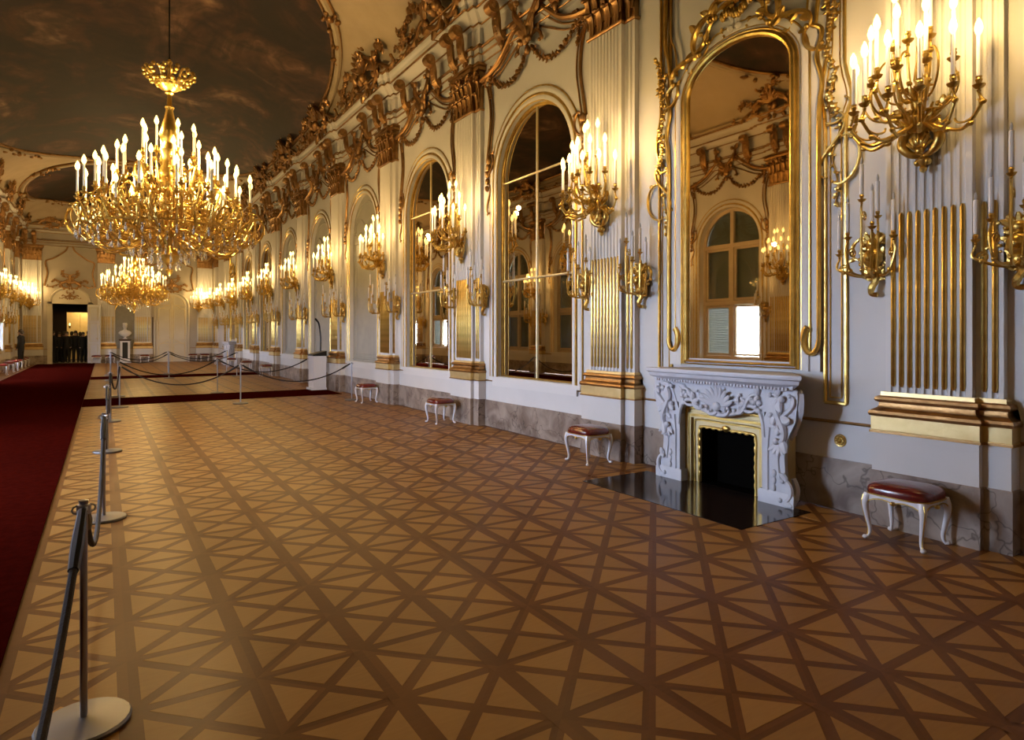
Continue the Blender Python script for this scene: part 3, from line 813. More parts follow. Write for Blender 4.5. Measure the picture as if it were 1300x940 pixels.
# ================================================================== ARCHED MIRRORS
def quarter(sg, n=10):
    a = np.linspace(PI/2, 0, n)
    P = [(0, SPR-.02)]+[(0, SPR+RISE)]+[(HW*math.cos(t), SPR+RISE*math.sin(t)) for t in a[1:]]+[(HW, SPR-.02)]
    return [(sg*x, z) for x, z in P]
PANES = []
for sg in (-1, 1):
    for za, zb in ((SILL, 2.5), (2.5, SPR-.02)):
        PANES.append(mset(MB().box(min(0, sg*HW), max(0, sg*HW), .10, .112, za, zb), 'mirror_pane', 'mirror_glass', False))
    PANES.append(mset(MB().prism(quarter(sg), .10, .112), 'mirror_pane', 'mirror_glass', False))
MVB = mset(MB().tube([(0,.095,SILL), (0,.095,SPR+RISE-.01)], .018, 8), 'glazing_bar', 'pale_gilt')
MHB = mset(MB().tube([(-HW,.095,0), (HW,.095,0)], .018, 8), 'glazing_bar', 'pale_gilt')
MFR = mset(MB().wline(arch_pts(HW-.015, SILL+.012, SPR, RISE-.015, 26), .028, .09, 6, closed=True), 'mirror_frame', 'gilt')
def arched_mirror(y, label):
    m = empty('arched_mirror', (XR, y, 0), -PI/2)
    for p in PANES: link('mirror_pane', p, None, m)
    link('glazing_bar', MVB, None, m)
    for z in (2.5, SPR-.02): link('glazing_bar', MHB, None, m, (0, 0, z))
    link('mirror_frame', MFR, None, m)
    return tag(m, label, 'mirror', 'tall arched wall mirrors')
arched_mirror(BAY[2], 'tall arched wall mirror of six panes beside the fireplace bay')
arched_mirror(BAY[3], 'tall arched wall mirror of six panes next to the first blind door niche')
arched_mirror(BAY[7], 'distant arched wall mirror just beyond the three blind door niches')
arched_mirror(BAY[8], 'distant arched wall mirror beside the far fireplace')

# ================================================================== OVERMANTEL MIRROR
MHW, MB0, MSP, MRI = .645, 1.33, 4.26, .42
def ov_arch(d, n=24, b=None): return arch_pts(MHW+d, MB0-d if b is None else b, MSP, MRI+d, n)
def overmantel(y, label):
    m = empty('overmantel_mirror', (XR, y, 1.24), -PI/2); Z = (0, 0, -1.24)
    obj('mirror_pane', MB().prism(ov_arch(0), -.045, -.035), 'mirror_glass', m, Z, smooth=False)
    f = MB(); f.wline(ov_arch(.03), .032, -.055, 8, closed=True); f.wline(ov_arch(.07, b=1.268), .02, -.045, 8, closed=True)
    obj('gilt_frame', f, 'gilt', m, Z)
    w = MB(); w.prism(ov_arch(.30, b=1.25), -.036, 0); w.wline(ov_arch(.155, b=1.25), .05, -.03, 8, .6)
    obj('stucco_border', w, 'stucco_white', m, Z)
    g = MB(); g.wline(ov_arch(.115, b=1.262), .010, -.04, 6); g.wline(ov_arch(.20, b=1.42), .011, -.045, 6)
    for sg in (-1, 1):
        fx = lambda x, z: (sg*(MHW+x), z)
        # outer gilt line: straight up the side, kinks at the shoulder, then the crest scrolls
        g.wline(catmull([fx(.30, 1.55), fx(.30, 2.4), fx(.30, 3.6), fx(.33, 3.95), fx(.28, 4.2), fx(.33, 4.42), fx(.22, 4.52)], 8), .022, -.055, 8)
        a = np.linspace(0, 1.35*PI, 14)
        g.wline([(sg*(MHW+.225+.075*math.cos(t)), 1.55-.13*math.sin(t)) for t in a], np.linspace(.022, .036, 14), -.06, 8)
        g.scroll('C', fx(.22, 4.52), fx(.34, 4.30), .022, sg < 0, -.06, 2)
        g.scroll('S', fx(.20, 4.50), fx(-.22, 4.92), .030, sg > 0, -.08, 4)
        g.scroll('C', fx(-.20, 4.70), fx(-.42, 5.02), .035, sg < 0, -.09, 3)
        g.scroll('S', fx(.02, 4.62), fx(-.5, 4.80), .016, sg < 0, -.05, 2)
        g.wline(catmull([fx(.26, 4.48), fx(.30, 4.8), fx(.36, 5.1), fx(.33, 5.95)], 8), np.linspace(.018, .034, 25), -.05, 6)
        g.wline(catmull([fx(.17, 4.60), fx(.20, 4.9), fx(.27, 5.15), fx(.25, 5.95)], 8), .012, -.05, 6)
    g.scroll('C', (-.33, 4.80), (.33, 4.80), .030, True, -.07, 0); g.scroll('C', (-.30, 5.02), (.0, 5.06), .035, True, -.09, 3); g.scroll('C', (.0, 5.06), (.30, 5.02), .035, True, -.09, 3)
    for k in range(8): g.blob((-.14+.04*k, -.08, 5.0+.03*math.sin(k)), (.03, .04, .06))
    cr = MB(); xs_c = np.linspace(-.62, .62, 17)      # white field between the arch and the crest scrolls
    for xa, xb in zip(xs_c[:-1], xs_c[1:]):
        lo = [MSP+(MRI+.10)*math.sqrt(1-(x/(MHW+.10))**2) for x in (xa, xb)]; hi = [max(l+.01, 5.07-1.35*abs(x)**2.2) for l, x in zip(lo, (xa, xb))]
        cr.prism([(xa, lo[0]), (xb, lo[1]), (xb, hi[1]), (xa, hi[0])], -.043, 0)
    for sg in (-1, 1): cr.scroll('C', (sg*.05, 4.84), (sg*.42, 4.92), .04, sg > 0, -.05, 0)
    obj('stucco_crest', cr, 'stucco_white', m, Z)
    obj('gilt_crest', g, 'gilt', m, Z)
    for sg in (-1, 1):
        s_ = MB(); rng = random.Random(5)
        fx = lambda x, z: (sg*(MHW+x), z)
        s_.sprig([fx(.36, 4.66), fx(.42, 4.45), fx(.38, 4.2), fx(.45, 4.0), fx(.40, 3.8), fx(.47, 3.62)], .010, rng, -.045, .036, 1)
        s_.sprig([fx(.50, 4.9), fx(.44, 4.7), fx(.47, 4.5)], .010, rng, -.045, .036, 1)
        s_.scroll('S', fx(.46, 3.62), fx(.36, 3.05), .018, sg < 0, -.03, 2)
        s_.scroll('C', fx(.50, 3.4), fx(.42, 3.0), .016, sg > 0, -.03, 2)
        obj('gilt_flower_spray', s_, 'gilt', m, Z)
    return tag(m, label, 'mirror', 'mirrors above the fireplaces')
overmantel(BAY[1]+.02, 'tall gilt framed mirror with shallow arched top above the near carved fireplace')
overmantel(BAY[9], 'distant gilt framed mirror above the far fireplace')

# gilt panel strips flanking the overmantel and the rosettes (parts of the wall)
def strip_panel():
    mb = MB()
    L = catmull([(-.10, .97), (-.10, 2.6), (-.10, 3.55), (-.14, 3.85), (-.10, 4.1), (-.075, 4.3), (-.07, 5.2), (-.07, 5.95)], 8)
    R = catmull([(.10, .97), (.10, 2.6), (.10, 3.5), (.15, 3.75), (.10, 4.0), (.085, 4.2), (.09, 5.2), (.09, 5.95)], 8)
    mb.wline(L, .017, -.012, 6).wline(R, .017, -.012, 6).wline([(-.10, .97), (.10, .97)], .017, -.012, 6).wline([(-.07, 5.95), (.09, 5.95)], .017, -.012, 6)
    L2 = L+np.array([.045, 0]); R2 = R-np.array([.045, 0]); L2[0][1] = R2[0][1] = 1.02
    mb.wline(L2, .006, -.006, 5).wline(R2, .006, -.006, 5).wline([L2[0], R2[0]], .006, -.006, 5)
    rng = random.Random(2)
    mb.sprig([(0, 3.95), (-.06, 3.7), (.04, 3.5), (-.03, 3.25), (.02, 3.0), (0, 2.8)], .007, rng, -.014, .032, 2)
    mb.scroll('C', (-.1, 3.6), (.1, 3.75), .012, False, -.02, 1)
    return mb
SPN = mset(strip_panel(), 'gilt_strip_panel', 'gilt')
ROS = MB()
for k in range(10): ROS.blob((.032*math.cos(k*PI/5), -.012, .032*math.sin(k*PI/5)), (.014, .010, .014))
ROS.blob((0, -.014, 0), (.02, .014, .02)); ROS.wline([(.052*math.cos(t), .052*math.sin(t)) for t in np.linspace(0, 2*PI, 20, endpoint=False)], .006, -.005, 5, closed=True)
ROS = mset(ROS, 'rosette', 'gilt')
for b in (BAY[1], BAY[9]):
    for sg in (-1, 1): 
        link('gilt_strip_panel', SPN, None, wall_right, (-b+sg*1.06, 0, 0)); link('rosette', ROS, None, wall_right, (-b+sg*1.10, 0, .63))

# ================================================================== FIREPLACES
def fireplace(y, label):
    fp = empty('fireplace', (XR, y, 0), -PI/2); fp.scale = (1.04, .78, 1)
    sh = MB().sweep([(-.80, 0), (-.80, -.46), (-.70, -.50), (.70, -.50), (.80, -.46), (.80, 0)], [(0,1.075), (.02,1.075), (.03,1.10), (.07,1.125), (.10,1.14), (.105,1.155), (.11,1.175), (.135,1.185), (.14,1.205), (.135,1.225), (-.02,1.23)])
    sh.box(-.84, .84, -.52, 0, 1.09, 1.228)
    obj('mantel_shelf', sh, 'carved_marble', fp, ang=.5)
    dn = MB()
    for k in range(44): dn.box(-.80+k*.0366, -.80+k*.0366+.02, -.545, -.52, 1.085, 1.11)
    obj('dentil_band', dn, 'carved_marble', fp, smooth=False)
    # frieze with scalloped arch
    bot = [(-.52, .62), (-.50, .78), (-.44, .88), (-.34, .90), (-.26, .84), (-.16, .80), (0, .77), (.16, .80), (.26, .84), (.34, .90), (.44, .88), (.50, .78), (.52, .62)]
    bot = catmull(bot, 4)
    poly = [(.80, 1.09), (.80, .62)]+[tuple(p) for p in bot[::-1]]+[(-.80, .62), (-.80, 1.09)]
    top = MB()
    for (xa, za), (xb, zb) in zip(bot[:-1], bot[1:]):
        top.add([(xa,-.46,za), (xb,-.46,zb), (xb,-.46,1.09), (xa,-.46,1.09), (xa,-.30,za), (xb,-.30,zb)], [(0,1,2,3), (4,5,1,0)])
    for sg in (-1, 1): top.box(min(sg*.42, sg*.70), max(sg*.42, sg*.70), -.459, -.32, .86, 1.09)
    top.box(-.72, .72, -.455, -.32, .98, 1.09)
    obj('frieze', top, 'carved_marble', fp)
    lip = MB().wline(bot, .022, -.465, 6)
    obj('frieze_moulding', lip, 'carved_marble', fp)
    for sg in (-1, 1):
        j = MB()
        out = [(.50, 0), (.50, .64), (.52, .80), (.60, 1.0), (.64, 1.09), (.86, 1.09), (.86, .98), (.84, .80), (.76, .62), (.73, .45), (.745, .25), (.79, .15), (.80, .0)]
        out = [(sg*x, z) for x, z in out]
        if sg < 0: out = out[::-1]
        j.prism(out, -.47, -.02)
        leg = obj('jamb', j, 'carved_marble', fp, ang=.3)
        c = MB()
        f = lambda x, z: (sg*x, z)
        c.scroll('S', f(.72, 1.00), f(.66, .60), .035, sg > 0, -.485, 3); c.scroll('S', f(.79, 1.03), f(.71, .70), .022, sg < 0, -.48, 2)
        c.scroll('C', f(.60, 1.03), f(.60, .84), .026, sg > 0, -.485, 2)
        c.wline(catmull([f(.56, .05), f(.56, .5), f(.575, .72)], 6), .016, -.472, 6); c.wline(catmull([f(.69, .22), f(.665, .42), f(.69, .62)], 6), .016, -.472, 6)
        c.scroll('C', f(.70, .06), f(.72, .24), .026, sg < 0, -.48, 2)
        for k in range(3): c.blob((sg*.63, -.475, .30-.07*k), (.026-.004*k, .018, .035))
        for k in range(5): c.leaf2(f(.68, .60), (sg*math.sin(-.8+.4*k), -math.cos(-.8+.4*k)), .13, .026, -.475, 0)
        # volute and bust-like carving on the flank that faces along the wall
        a = np.linspace(0, 4*PI, 26); r = .085*(1-a/(4.8*PI))
        c.tube(np.stack([np.full(26, sg*.865), -.30+r*np.cos(a), .99+r*np.sin(a)], 1), .02, 6)
        c.tube(catmull([(sg*.86, -.40, 1.05), (sg*.87, -.42, .92), (sg*.84, -.38, .78), (sg*.77, -.36, .62)], 6), np.linspace(.05, .025, 19), 6)
        for k in range(6): c.blob((sg*(.86-.012*k), -.25-.03*(k % 2), .90-.045*k), (.035, .045, .035))
        c.tube(catmull([(sg*.80, -.36, .26), (sg*.83, -.36, .17), (sg*.81, -.36, .08)], 6), np.linspace(.03, .05, 13), 6)
        obj('jamb_carving', c, 'carved_marble', leg)
        obj('jamb_foot', MB().sweep([(sg*.65-.17, -.02), (sg*.65-.17, -.48), (sg*.65+.17, -.48), (sg*.65+.17, -.02)], [(0,0), (.012,0), (.012,.11), (0,.13)]), 'carved_marble', leg)
    shl = MB()
    for k in range(9):
        a = -1.25+.3125*k; shl.leaf2((0, .86), (math.sin(a), math.cos(a)), .21, .030, -.48, 0)
    shl.scroll('C', (-.13, .85), (-.01, .83), .022, False, -.485, 0); shl.scroll('C', (.01, .83), (.13, .85), .022, False, -.485, 0); shl.blob((0, -.50, .86), (.05, .035, .05))
    for sg in (-1, 1):
        shl.scroll('S', (sg*.20, .84), (sg*.46, .99), .024, sg > 0, -.475, 3); shl.scroll('C', (sg*.26, 1.0), (sg*.44, .90), .018, sg < 0, -.475, 2)
        shl.scroll('C', (sg*.10, .80), (sg*.26, .87), .02, sg > 0, -.48, 2)
        for k in range(4): shl.blob((sg*(.47-.03*k), -.475, .94+.03*(k % 2)), (.03, .02, .028))
    obj('shell_carving', shl, 'carved_marble', fp)
    ins = MB()
    def fr(x0, z0, x1, z1, y0, y1):   # frame ring open at the bottom
        ins.box(-x1, -x0, y0, y1, 0, z1).box(x0, x1, y0, y1, 0, z1).box(-x0, x0, y0, y1, z0, z1)
    fr(.46, .74, .62, 1.08, -.33, -.03); fr(.425, .70, .47, .75, -.36, -.05); fr(.335, .60, .43, .71, -.31, -.27)
    obj('iron_surround', ins, 'cream_gilt', fp, smooth=False)
    mo = MB()
    for x_, z_, r in ((.49, .80, .016), (.447, .725, .022), (.40, .675, .012), (.345, .61, .012)):
        mo.wline(catmull([(-x_, .0), (-x_, z_*.5), (-x_, z_-.05), (-x_+.05, z_), (0, z_), (x_-.05, z_), (x_, z_-.05), (x_, z_*.5), (x_, 0)], 5), r, -.345 if r > .015 else -.315, 6)
    rng = random.Random(7)
    for t in np.linspace(-.32, .32, 9): mo.blob((t, -.315, .60+.006*math.sin(t*40)), (.03, .012, .014))
    for sg in (-1, 1):
        for z_ in np.linspace(.1, .55, 6): mo.blob((sg*.337, -.315, z_), (.012, .010, .035))
    mo.blob((0, -.325, .625), (.05, .02, .03))
    obj('surround_moulding', mo, 'gilt', fp)
    so = MB(); so.add([(-.36,-.06,.006), (.36,-.06,.006), (.36,-.06,.72), (-.36,-.06,.72), (-.36,-.305,.006), (.36,-.305,.006), (.36,-.305,.72), (-.36,-.305,.72)], [(0,3,2,1), (0,4,7,3), (1,2,6,5), (3,7,6,2), (0,1,5,4)])
    obj('firebox', so, 'soot', fp, smooth=False)
    for ch_ in [fp]+list(fp.children):       # jambs and shelf narrow towards the wall
        for g_ in [ch_]+list(ch_.children):
            if g_.data and g_.name.split('.')[0] in ('jamb', 'jamb_carving', 'jamb_foot', 'mantel_shelf'):
                for v in g_.data.vertices:
                    w_ = min(1, max(0, (abs(v.co.x)-.55)/.2)); t_ = min(1, max(0, (v.co.y+.44)/.44))
                    v.co.x -= math.copysign(.19*w_*t_, v.co.x)
    return tag(fp, label, 'fireplace', 'carved fireplaces')
fireplace(BAY[1]-.02, 'carved pale marble fireplace with shell frieze and gilt iron surround on the dark hearth slab')
fireplace(BAY[9], 'distant pale marble fireplace beyond the arched mirrors')

# ================================================================== CANDLE FITTINGS
CND = mset(MB().lathe([(.0155, 0), (.0155, .30), (.009, .305)], 8), 'candle', 'candle_wax')
BLB = mset(MB().lathe([(.004, .0), (.014, .018), (.018, .035), (.013, .058), (.003, .08)], 8), 'bulb', 'bulb_glow')
BLU = mset(MB().lathe([(.004, .0), (.010, .018), (.012, .03), (.008, .05), (.002, .065)], 8), 'bulb', 'bulb_off')
BBIG = mset(MB().lathe([(.006, .0), (.020, .022), (.026, .046), (.018, .078), (.004, .11)], 8), 'bulb', 'bulb_glow')
def cup(mb, x, y, z, s=1.0):
    mb.lathe([(.008*s, -.075*s), (.016*s, -.06*s), (.010*s, -.05*s), (.030*s, -.038*s), (.042*s, -.022*s), (.044*s, -.018*s), (.012*s, -.012*s), (.018*s, .0), (.024*s, .018*s), (.017*s, .03*s), (.022*s, .042*s), (.0, .042*s)], 8, (x, y, z))
def radial_arm(R, z0, zc, drop, s=1.0, leaf=True):
    """arm in the plane y<0: from the axis out to radius R"""
    mb = MB()
    c = catmull([(.03, z0), (R*.35, z0-drop*.55), (R*.75, z0-drop), (R*1.04, zc-.16*s), (R*1.03, zc-.11*s), (R, zc-.07*s)], 6)
    mb.tube(np.stack([np.zeros(len(c)), -c[:, 0], c[:, 1]], 1), np.linspace(.016, .010, len(c))*s, 6)
    if leaf:
        cc = curl2('C', (R*.98, zc-.12*s), (R*.62, z0-drop*.4), True, turn=2.4, curl=5)
        mb.tube(np.stack([np.zeros(len(cc)), -cc[:, 0], cc[:, 1]], 1), .009*s, 5)
        for k in (8, 14, 20): mb.blob((0, -c[min(k, len(c)-1)][0], c[min(k, len(c)-1)][1]-.012*s), (.02*s, .03*s, .02*s))
    cup(mb, 0, -R, zc, s); return mb

# ---- big lit sconce: origin at the lowest tip on the wall; three tiers of candles
TIERS = [(7, .46, .36, .50, .16, 78), (5, .33, .44, .74, .04, 66), (3, .17, .50, .98, -.06, 50)]   # count, radius, arm root z, cup z, drop, half spread in degrees
def bracket():
    mb = MB(); rng = random.Random(11)
    mb.lathe([(.004, 0), (.02, .010), (.026, .03), (.016, .05), (.034, .07), (.040, .09), (.022, .115), (.03, .13)], 14, (0, -.05, 0))
    for sg in (-1, 1):
        mb.blob((sg*.034, -.055, .075), (.022, .03, .026), 10, 7)
        P = catmull([(sg*.012, -.055, .12), (sg*.075, -.075, .145), (sg*.118, -.085, .21), (sg*.105, -.08, .285), (sg*.05, -.075, .315), (sg*.028, -.085, .275), (sg*.05, -.095, .25)], 6)
        mb.tube(P, np.interp(np.linspace(0, 1, len(P)), [0, .3, .6, 1], [.018, .036, .034, .014]), 10)
        mb.scroll('S', (sg*.05, .32), (sg*.11, .46), .020, sg < 0, -.08, 2)
        for k in range(4): mb.blob((sg*(.125-.012*k), -.07, .20+.045*k), (.016, .02, .022))
    for k in range(7):
        a = -1.05+.35*k
        mb.tube(catmull([(0, -.06, .15), (.045*math.sin(a), -.11, .15+.06*math.cos(a)), (.085*math.sin(a), -.10, .15+.125*math.cos(a))], 5), np.linspace(.010, .017, 11), 8)
    mb.blob((0, -.10, .15), (.03, .03, .028), 10, 7)
    mb.lathe([(.03, .28), (.07, .31), (.075, .34), (.045, .38), (.03, .45), (.05, .50), (.03, .54), (.018, .62), (.03, .66), (.012, .80), (.012, .9)], 14, (0, -.12, 0))
    for k in range(16):
        a = -1.5+3.0*k/15; r = .075+.02*(k % 2)
        mb.tube(catmull([(.03*math.sin(a), -.12-.03*math.cos(a), .29), (r*math.sin(a), -.12-r*math.cos(a), .33+.03*(k % 3)), (1.5*r*math.sin(a), -.12-1.5*r*math.cos(a), .36+.05*(k % 3))], 5), np.linspace(.022, .007, 11), 6)
    for z, zz_ in ((.40, .38), (.34, .32), (.22, .2)): mb.tube([(0, 0, z), (0, -.10, zz_)], .018, 6)
    for k in range(6):
        a = -1.2+k*.48; mb.tube(catmull([(0, -.12, .5), (.07*math.sin(a), -.12-.07*math.cos(a), .58), (.13*math.sin(a), -.12-.13*math.cos(a), .57)], 5), np.linspace(.02, .006, 11), 6)
    return mb
BRK = mset(bracket(), 'bracket', 'gilt'); BRK.transform(Matrix.Translation((0, 0, .36)) @ Matrix.Diagonal((1.15, 1.1, 1.1, 1)) @ Matrix.Translation((0, 0, -.36)))
ARMS = [mset(radial_arm(t[1], t[2], t[3], t[4]), 'arm', 'gilt') for t in TIERS]
def tier_angles(t): return [math.radians(a) for a in np.linspace(-t[5], t[5], t[0])]
def big_sconce():
    s_ = empty('wall_sconce', (0, 0, 0))
    link('bracket', BRK, None, s_)
    for t, am in zip(TIERS, ARMS):
        for a in tier_angles(t):
            link('arm', am, None, s_, (0, -.12, 0), a)
            c = link('candle', CND, None, s_, (t[1]*math.sin(a), -.12-t[1]*math.cos(a), t[3]+.03)); link('bulb', BLB, None, c, (0, 0, .30), scale=1.7)
    for a in (-1.0, 0, 1.0): lamp('candle_light', (.56*math.sin(a), -.12-.56*math.cos(a), 1.0), SCONCE_W/3, .04, s_)
    return s_
def merged(list_of, name, material):
    mb = MB()
    for me, M in list_of:
        mb.add([tuple(M @ v.co) for v in me.vertices], [tuple(p.vertices) for p in me.polygons])
    return mset(mb, name, material)
SM_ARMS, SM_C, SM_B = [], [], []
for t, am in zip(TIERS, ARMS):
    for a in tier_angles(t):
        SM_ARMS.append((am, Matrix.Translation((0, -.12, 0)) @ Matrix.Rotation(a, 4, 'Z')))
        L_ = Matrix.Translation((t[1]*math.sin(a), -.12-t[1]*math.cos(a), t[3]+.03))
        SM_C.append((CND, L_)); SM_B.append((BBIG, L_ @ Matrix.Translation((0, 0, .29)) @ Matrix.Scale(1.2, 4)))
SM_ARMS, SM_C, SM_B = merged(SM_ARMS, 'arms', 'gilt'), merged(SM_C, 'candles', 'candle_wax'), merged(SM_B, 'bulbs', 'bulb_glow')
def small_sconce():
    s_ = empty('wall_sconce', (0, 0, 0))
    for nm, me in (('bracket', BRK), ('arms', SM_ARMS), ('candles', SM_C), ('bulbs', SM_B)):
        o_ = link(nm, me, None, s_)
        if nm != 'bracket': o_['kind'] = 'stuff'
    lamp('candle_light', (0, -.42, 1.0), SCONCE_W, .05, s_)
    return s_
PNAME = {0: 'between the fireplace and the frame edge stool', 1: 'between near fireplace and first arched mirror', 2: 'between the two arched mirrors', 3: 'between second arched mirror and first blind door',
         4: 'between the first and second blind doors', 5: 'between the second and third blind doors', 6: 'just beyond the third blind door', 7: 'between the two distant arched mirrors', 8: 'before the far fireplace', 9: 'just beyond the far fireplace', 10: 'in the corner by the closed door'}
PNAME[0] = 'over the stool with cracked marble behind'
protoB, protoS = None, None
SZ = 2.92
for n, y in enumerate(PIL[1:]):
    lab = 'lit gilt sconce on the pilaster '+PNAME[n]
    loc = (XR-PD, y, SZ)
    if n <= 5:
        if protoB is None: protoB = big_sconce(); s_ = protoB; s_.location = loc; s_.rotation_euler = (0, 0, -PI/2)
        else: s_ = dup(protoB, loc, -PI/2)
    else:
        if protoS is None: protoS = small_sconce(); s_ = protoS; s_.location = loc; s_.rotation_euler = (0, 0, -PI/2)
        else: s_ = dup(protoS, loc, -PI/2)
    tag(s_, lab, 'sconce', 'lit sconces on the mirror wall')
ORD = ['first', 'second', 'third', 'fourth', 'fifth', 'sixth', 'seventh', 'eighth', 'ninth', 'tenth', 'eleventh', 'twelfth']
for n, y in enumerate(PIL[1:][::-1]):
    tag(dup(protoS, (XL+PD, y, SZ), PI/2), 'lit gilt sconce on the window wall, %s from the open door end' % ORD[n], 'sconce', 'lit sconces on the window wall')
tag(dup(protoS, (FARP[0], YF-PD, SZ), 0), 'lit gilt sconce on the end wall beside the open door', 'sconce', 'lit sconces on the end wall')
tag(dup(protoS, (FARP[3]-.25, YF-PD, SZ), 0), 'lit gilt sconce on the end wall beside the closed double door', 'sconce', 'lit sconces on the end wall')

# ---- small unlit sconces beside each pilaster
LOWC = [(-.23, -.20, .38), (-.08, -.33, .50), (.045, -.34, .80), (.11, -.30, .57), (.07, -.14, .68), (.23, -.20, .49)]
def low_bracket():
    mb = MB(); rng = random.Random(21)
    mb.tube(catmull([(.02, -.03, .0), (-.02, -.05, .01), (-.015, -.06, .06), (.01, -.05, .12), (0, -.05, .2)], 5), np.array([.008]+[.022]*8+[.026]*8+[.035]*4), 6)
    for sg in (-1, 1):
        mb.scroll('S', (sg*.02, .13), (sg*.10, .26), .018, sg > 0, -.04, 3); mb.scroll('C', (sg*.05, .22), (sg*.07, .42), .020, sg > 0, -.05, 3)
        mb.scroll('C', (sg*.10, .30), (sg*.04, .46), .014, sg < 0, -.06, 2)
    mb.blob((0, -.07, .30), (.075, .05, .085)); mb.blob((0, -.11, .31), (.04, .03, .05)); mb.blob((0, -.06, .20), (.05, .04, .05)); mb.blob((0, -.06, .42), (.05, .05, .05))
    for k in range(16): mb.blob((rng.uniform(-.10, .10), -rng.uniform(.03, .07), rng.uniform(.12, .45)), rng.uniform(.014, .026), 6, 4)
    for k in range(5): mb.leaf2((0, .40), (math.sin(-.9+.45*k), math.cos(-.9+.45*k)), .12, .024, -.06, 0)
    return mb
LBR = mset(low_bracket(), 'bracket', 'gilt'); LBR.transform(Matrix.Diagonal((1.2, 1.2, 1.05, 1)))
def low_arm(x, y, z):
    mb = MB()
    mb.tube(catmull([(0, -.06, .20), (x*.4, y*.55, .16), (x*.85, y*.95, .20), (x*1.08, y*1.04, z-.14), (x, y, z-.06)], 6), np.linspace(.013, .009, 25), 6)
    a = np.linspace(0, 3.2*PI, 16); r = .045*(1-a/(4*PI)); d = nrm(np.array([x, y]))
    mb.tube(np.stack([x*.85+d[0]*r*np.cos(a), y*.85+d[1]*r*np.cos(a), z-.15+r*np.sin(a)], 1), .007, 5)
    mb.blob((x*.85, y*.95, .20), .02); cup(mb, x, y, z, .8); return mb
LARM = [mset(low_arm(*c), 'arm', 'gilt') for c in LOWC]
CND2 = mset(MB().lathe([(.017, 0), (.017, .25), (.010, .255)], 8), 'candle', 'candle_wax')
def low_sconce():
    s_ = empty('unlit_sconce', (0, 0, 0)); link('bracket', LBR, None, s_)
    for c, am in zip(LOWC, LARM):
        link('arm', am, None, s_)
        cd = link('candle', CND2, None, s_, (c[0], c[1], c[2]+.025)); link('bulb', BLU, None, cd, (0, 0, .25))
    return s_
LS_A = merged([(a, Matrix.Identity(4)) for a in LARM], 'arms', 'gilt')
LS_C = merged([(CND2, Matrix.Translation((c[0], c[1], c[2]+.025))) for c in LOWC], 'candles', 'candle_wax')
def low_small():
    s_ = empty('unlit_sconce', (0, 0, 0))
    for nm, me in (('bracket', LBR), ('arms', LS_A), ('candles', LS_C)):
        o_ = link(nm, me, None, s_)
        if nm != 'bracket': o_['kind'] = 'stuff'
    return s_
pl1, pl2 = None, None
LZ = 1.94
for n, y in enumerate(PIL[1:]):
    for sg, side in ((1, 'far'), (-1, 'near')):
        yy = y+PWH+.13 if sg > 0 else y-PWH-HWD-.10
        lab = 'unlit gilt sconce, %s side, pilaster %s' % ('door-end' if sg > 0 else 'bare-end', PNAME[n])
        loc = (XR, yy, LZ)
        if n <= 5:
            if pl1 is None: pl1 = low_sconce(); s_ = pl1; s_.location = loc; s_.rotation_euler = (0, 0, -PI/2)
            else: s_ = dup(pl1, loc, -PI/2)
        else:
            if n == 10 and sg > 0: continue
            if pl2 is None: pl2 = low_small(); s_ = pl2; s_.location = loc; s_.rotation_euler = (0, 0, -PI/2)
            else: s_ = dup(pl2, loc, -PI/2)
        tag(s_, lab, 'sconce', 'unlit sconces on the mirror wall')
for n, y in enumerate(PIL[1:-1][::-1]):
    for sg in (-1, 1):
        yy = y+PWH+HWD+.12 if sg > 0 else y-PWH-.12
        tag(dup(pl2, (XL, yy, LZ), PI/2), 'unlit gilt sconce, %s side of window wall pilaster, %s from the open door' % ('far' if sg > 0 else 'bare-end', ORD[n+1]), 'sconce', 'unlit sconces on the window wall')

# ================================================================== CHANDELIERS (origin at the lowest drop)
CT = [(16, 1.27, .72, 1.20, .34, 0), (16, 1.04, .86, 1.38, .26, .2), (10, .82, .70, 1.02, .22, .1), (12, .74, 1.10, 1.62, .16, 0), (8, .40, 1.45, 2.00, .08, .3)]
def chand_stem():
    mb = MB()
    mb.lathe([(.005, .0), (.04, .04), (.06, .09), (.03, .14), (.05, .18), (.13, .26), (.16, .34), (.10, .42), (.06, .5), (.10, .6), (.17, .72), (.12, .84), (.07, .95), (.13, 1.1), (.16, 1.2), (.09, 1.35), (.07, 1.5), (.14, 1.62), (.16, 1.72), (.10, 1.85), (.13, 1.98), (.17, 2.08), (.10, 2.2), (.15, 2.30), (.13, 2.42), (.085, 2.6), (.055, 2.75), (.075, 2.80), (.04, 2.84), (.035, 2.96), (.035, 3.02)], 14)
    return mb
def chand_crown():
    mb = MB()
    mb.lathe([(.03, 3.0), (.07, 3.03), (.06, 3.06), (.14, 3.10), (.20, 3.16), (.22, 3.20), (.12, 3.22), (.04, 3.26), (.03, 3.40), (.06, 3.44), (.02, 3.50), (.05, 3.55), (.015, 3.6)], 12)
    for k in range(12):
        a = k*PI/6; c = curl2('S', (.12, 3.14), (.38, 3.36), k % 2 == 0, turn=.5, curl=7)
        mb.tube(np.stack([c[:, 0]*math.cos(a), c[:, 0]*math.sin(a), c[:, 1]], 1), .022, 6)
        for r, z in ((.18, 3.16), (.22, 3.24), (.28, 3.22), (.32, 3.30), (.38, 3.34), (.35, 3.40)): mb.blob((r*math.cos(a+z), r*math.sin(a+z), z), (.04, .04, .035))
    return mb
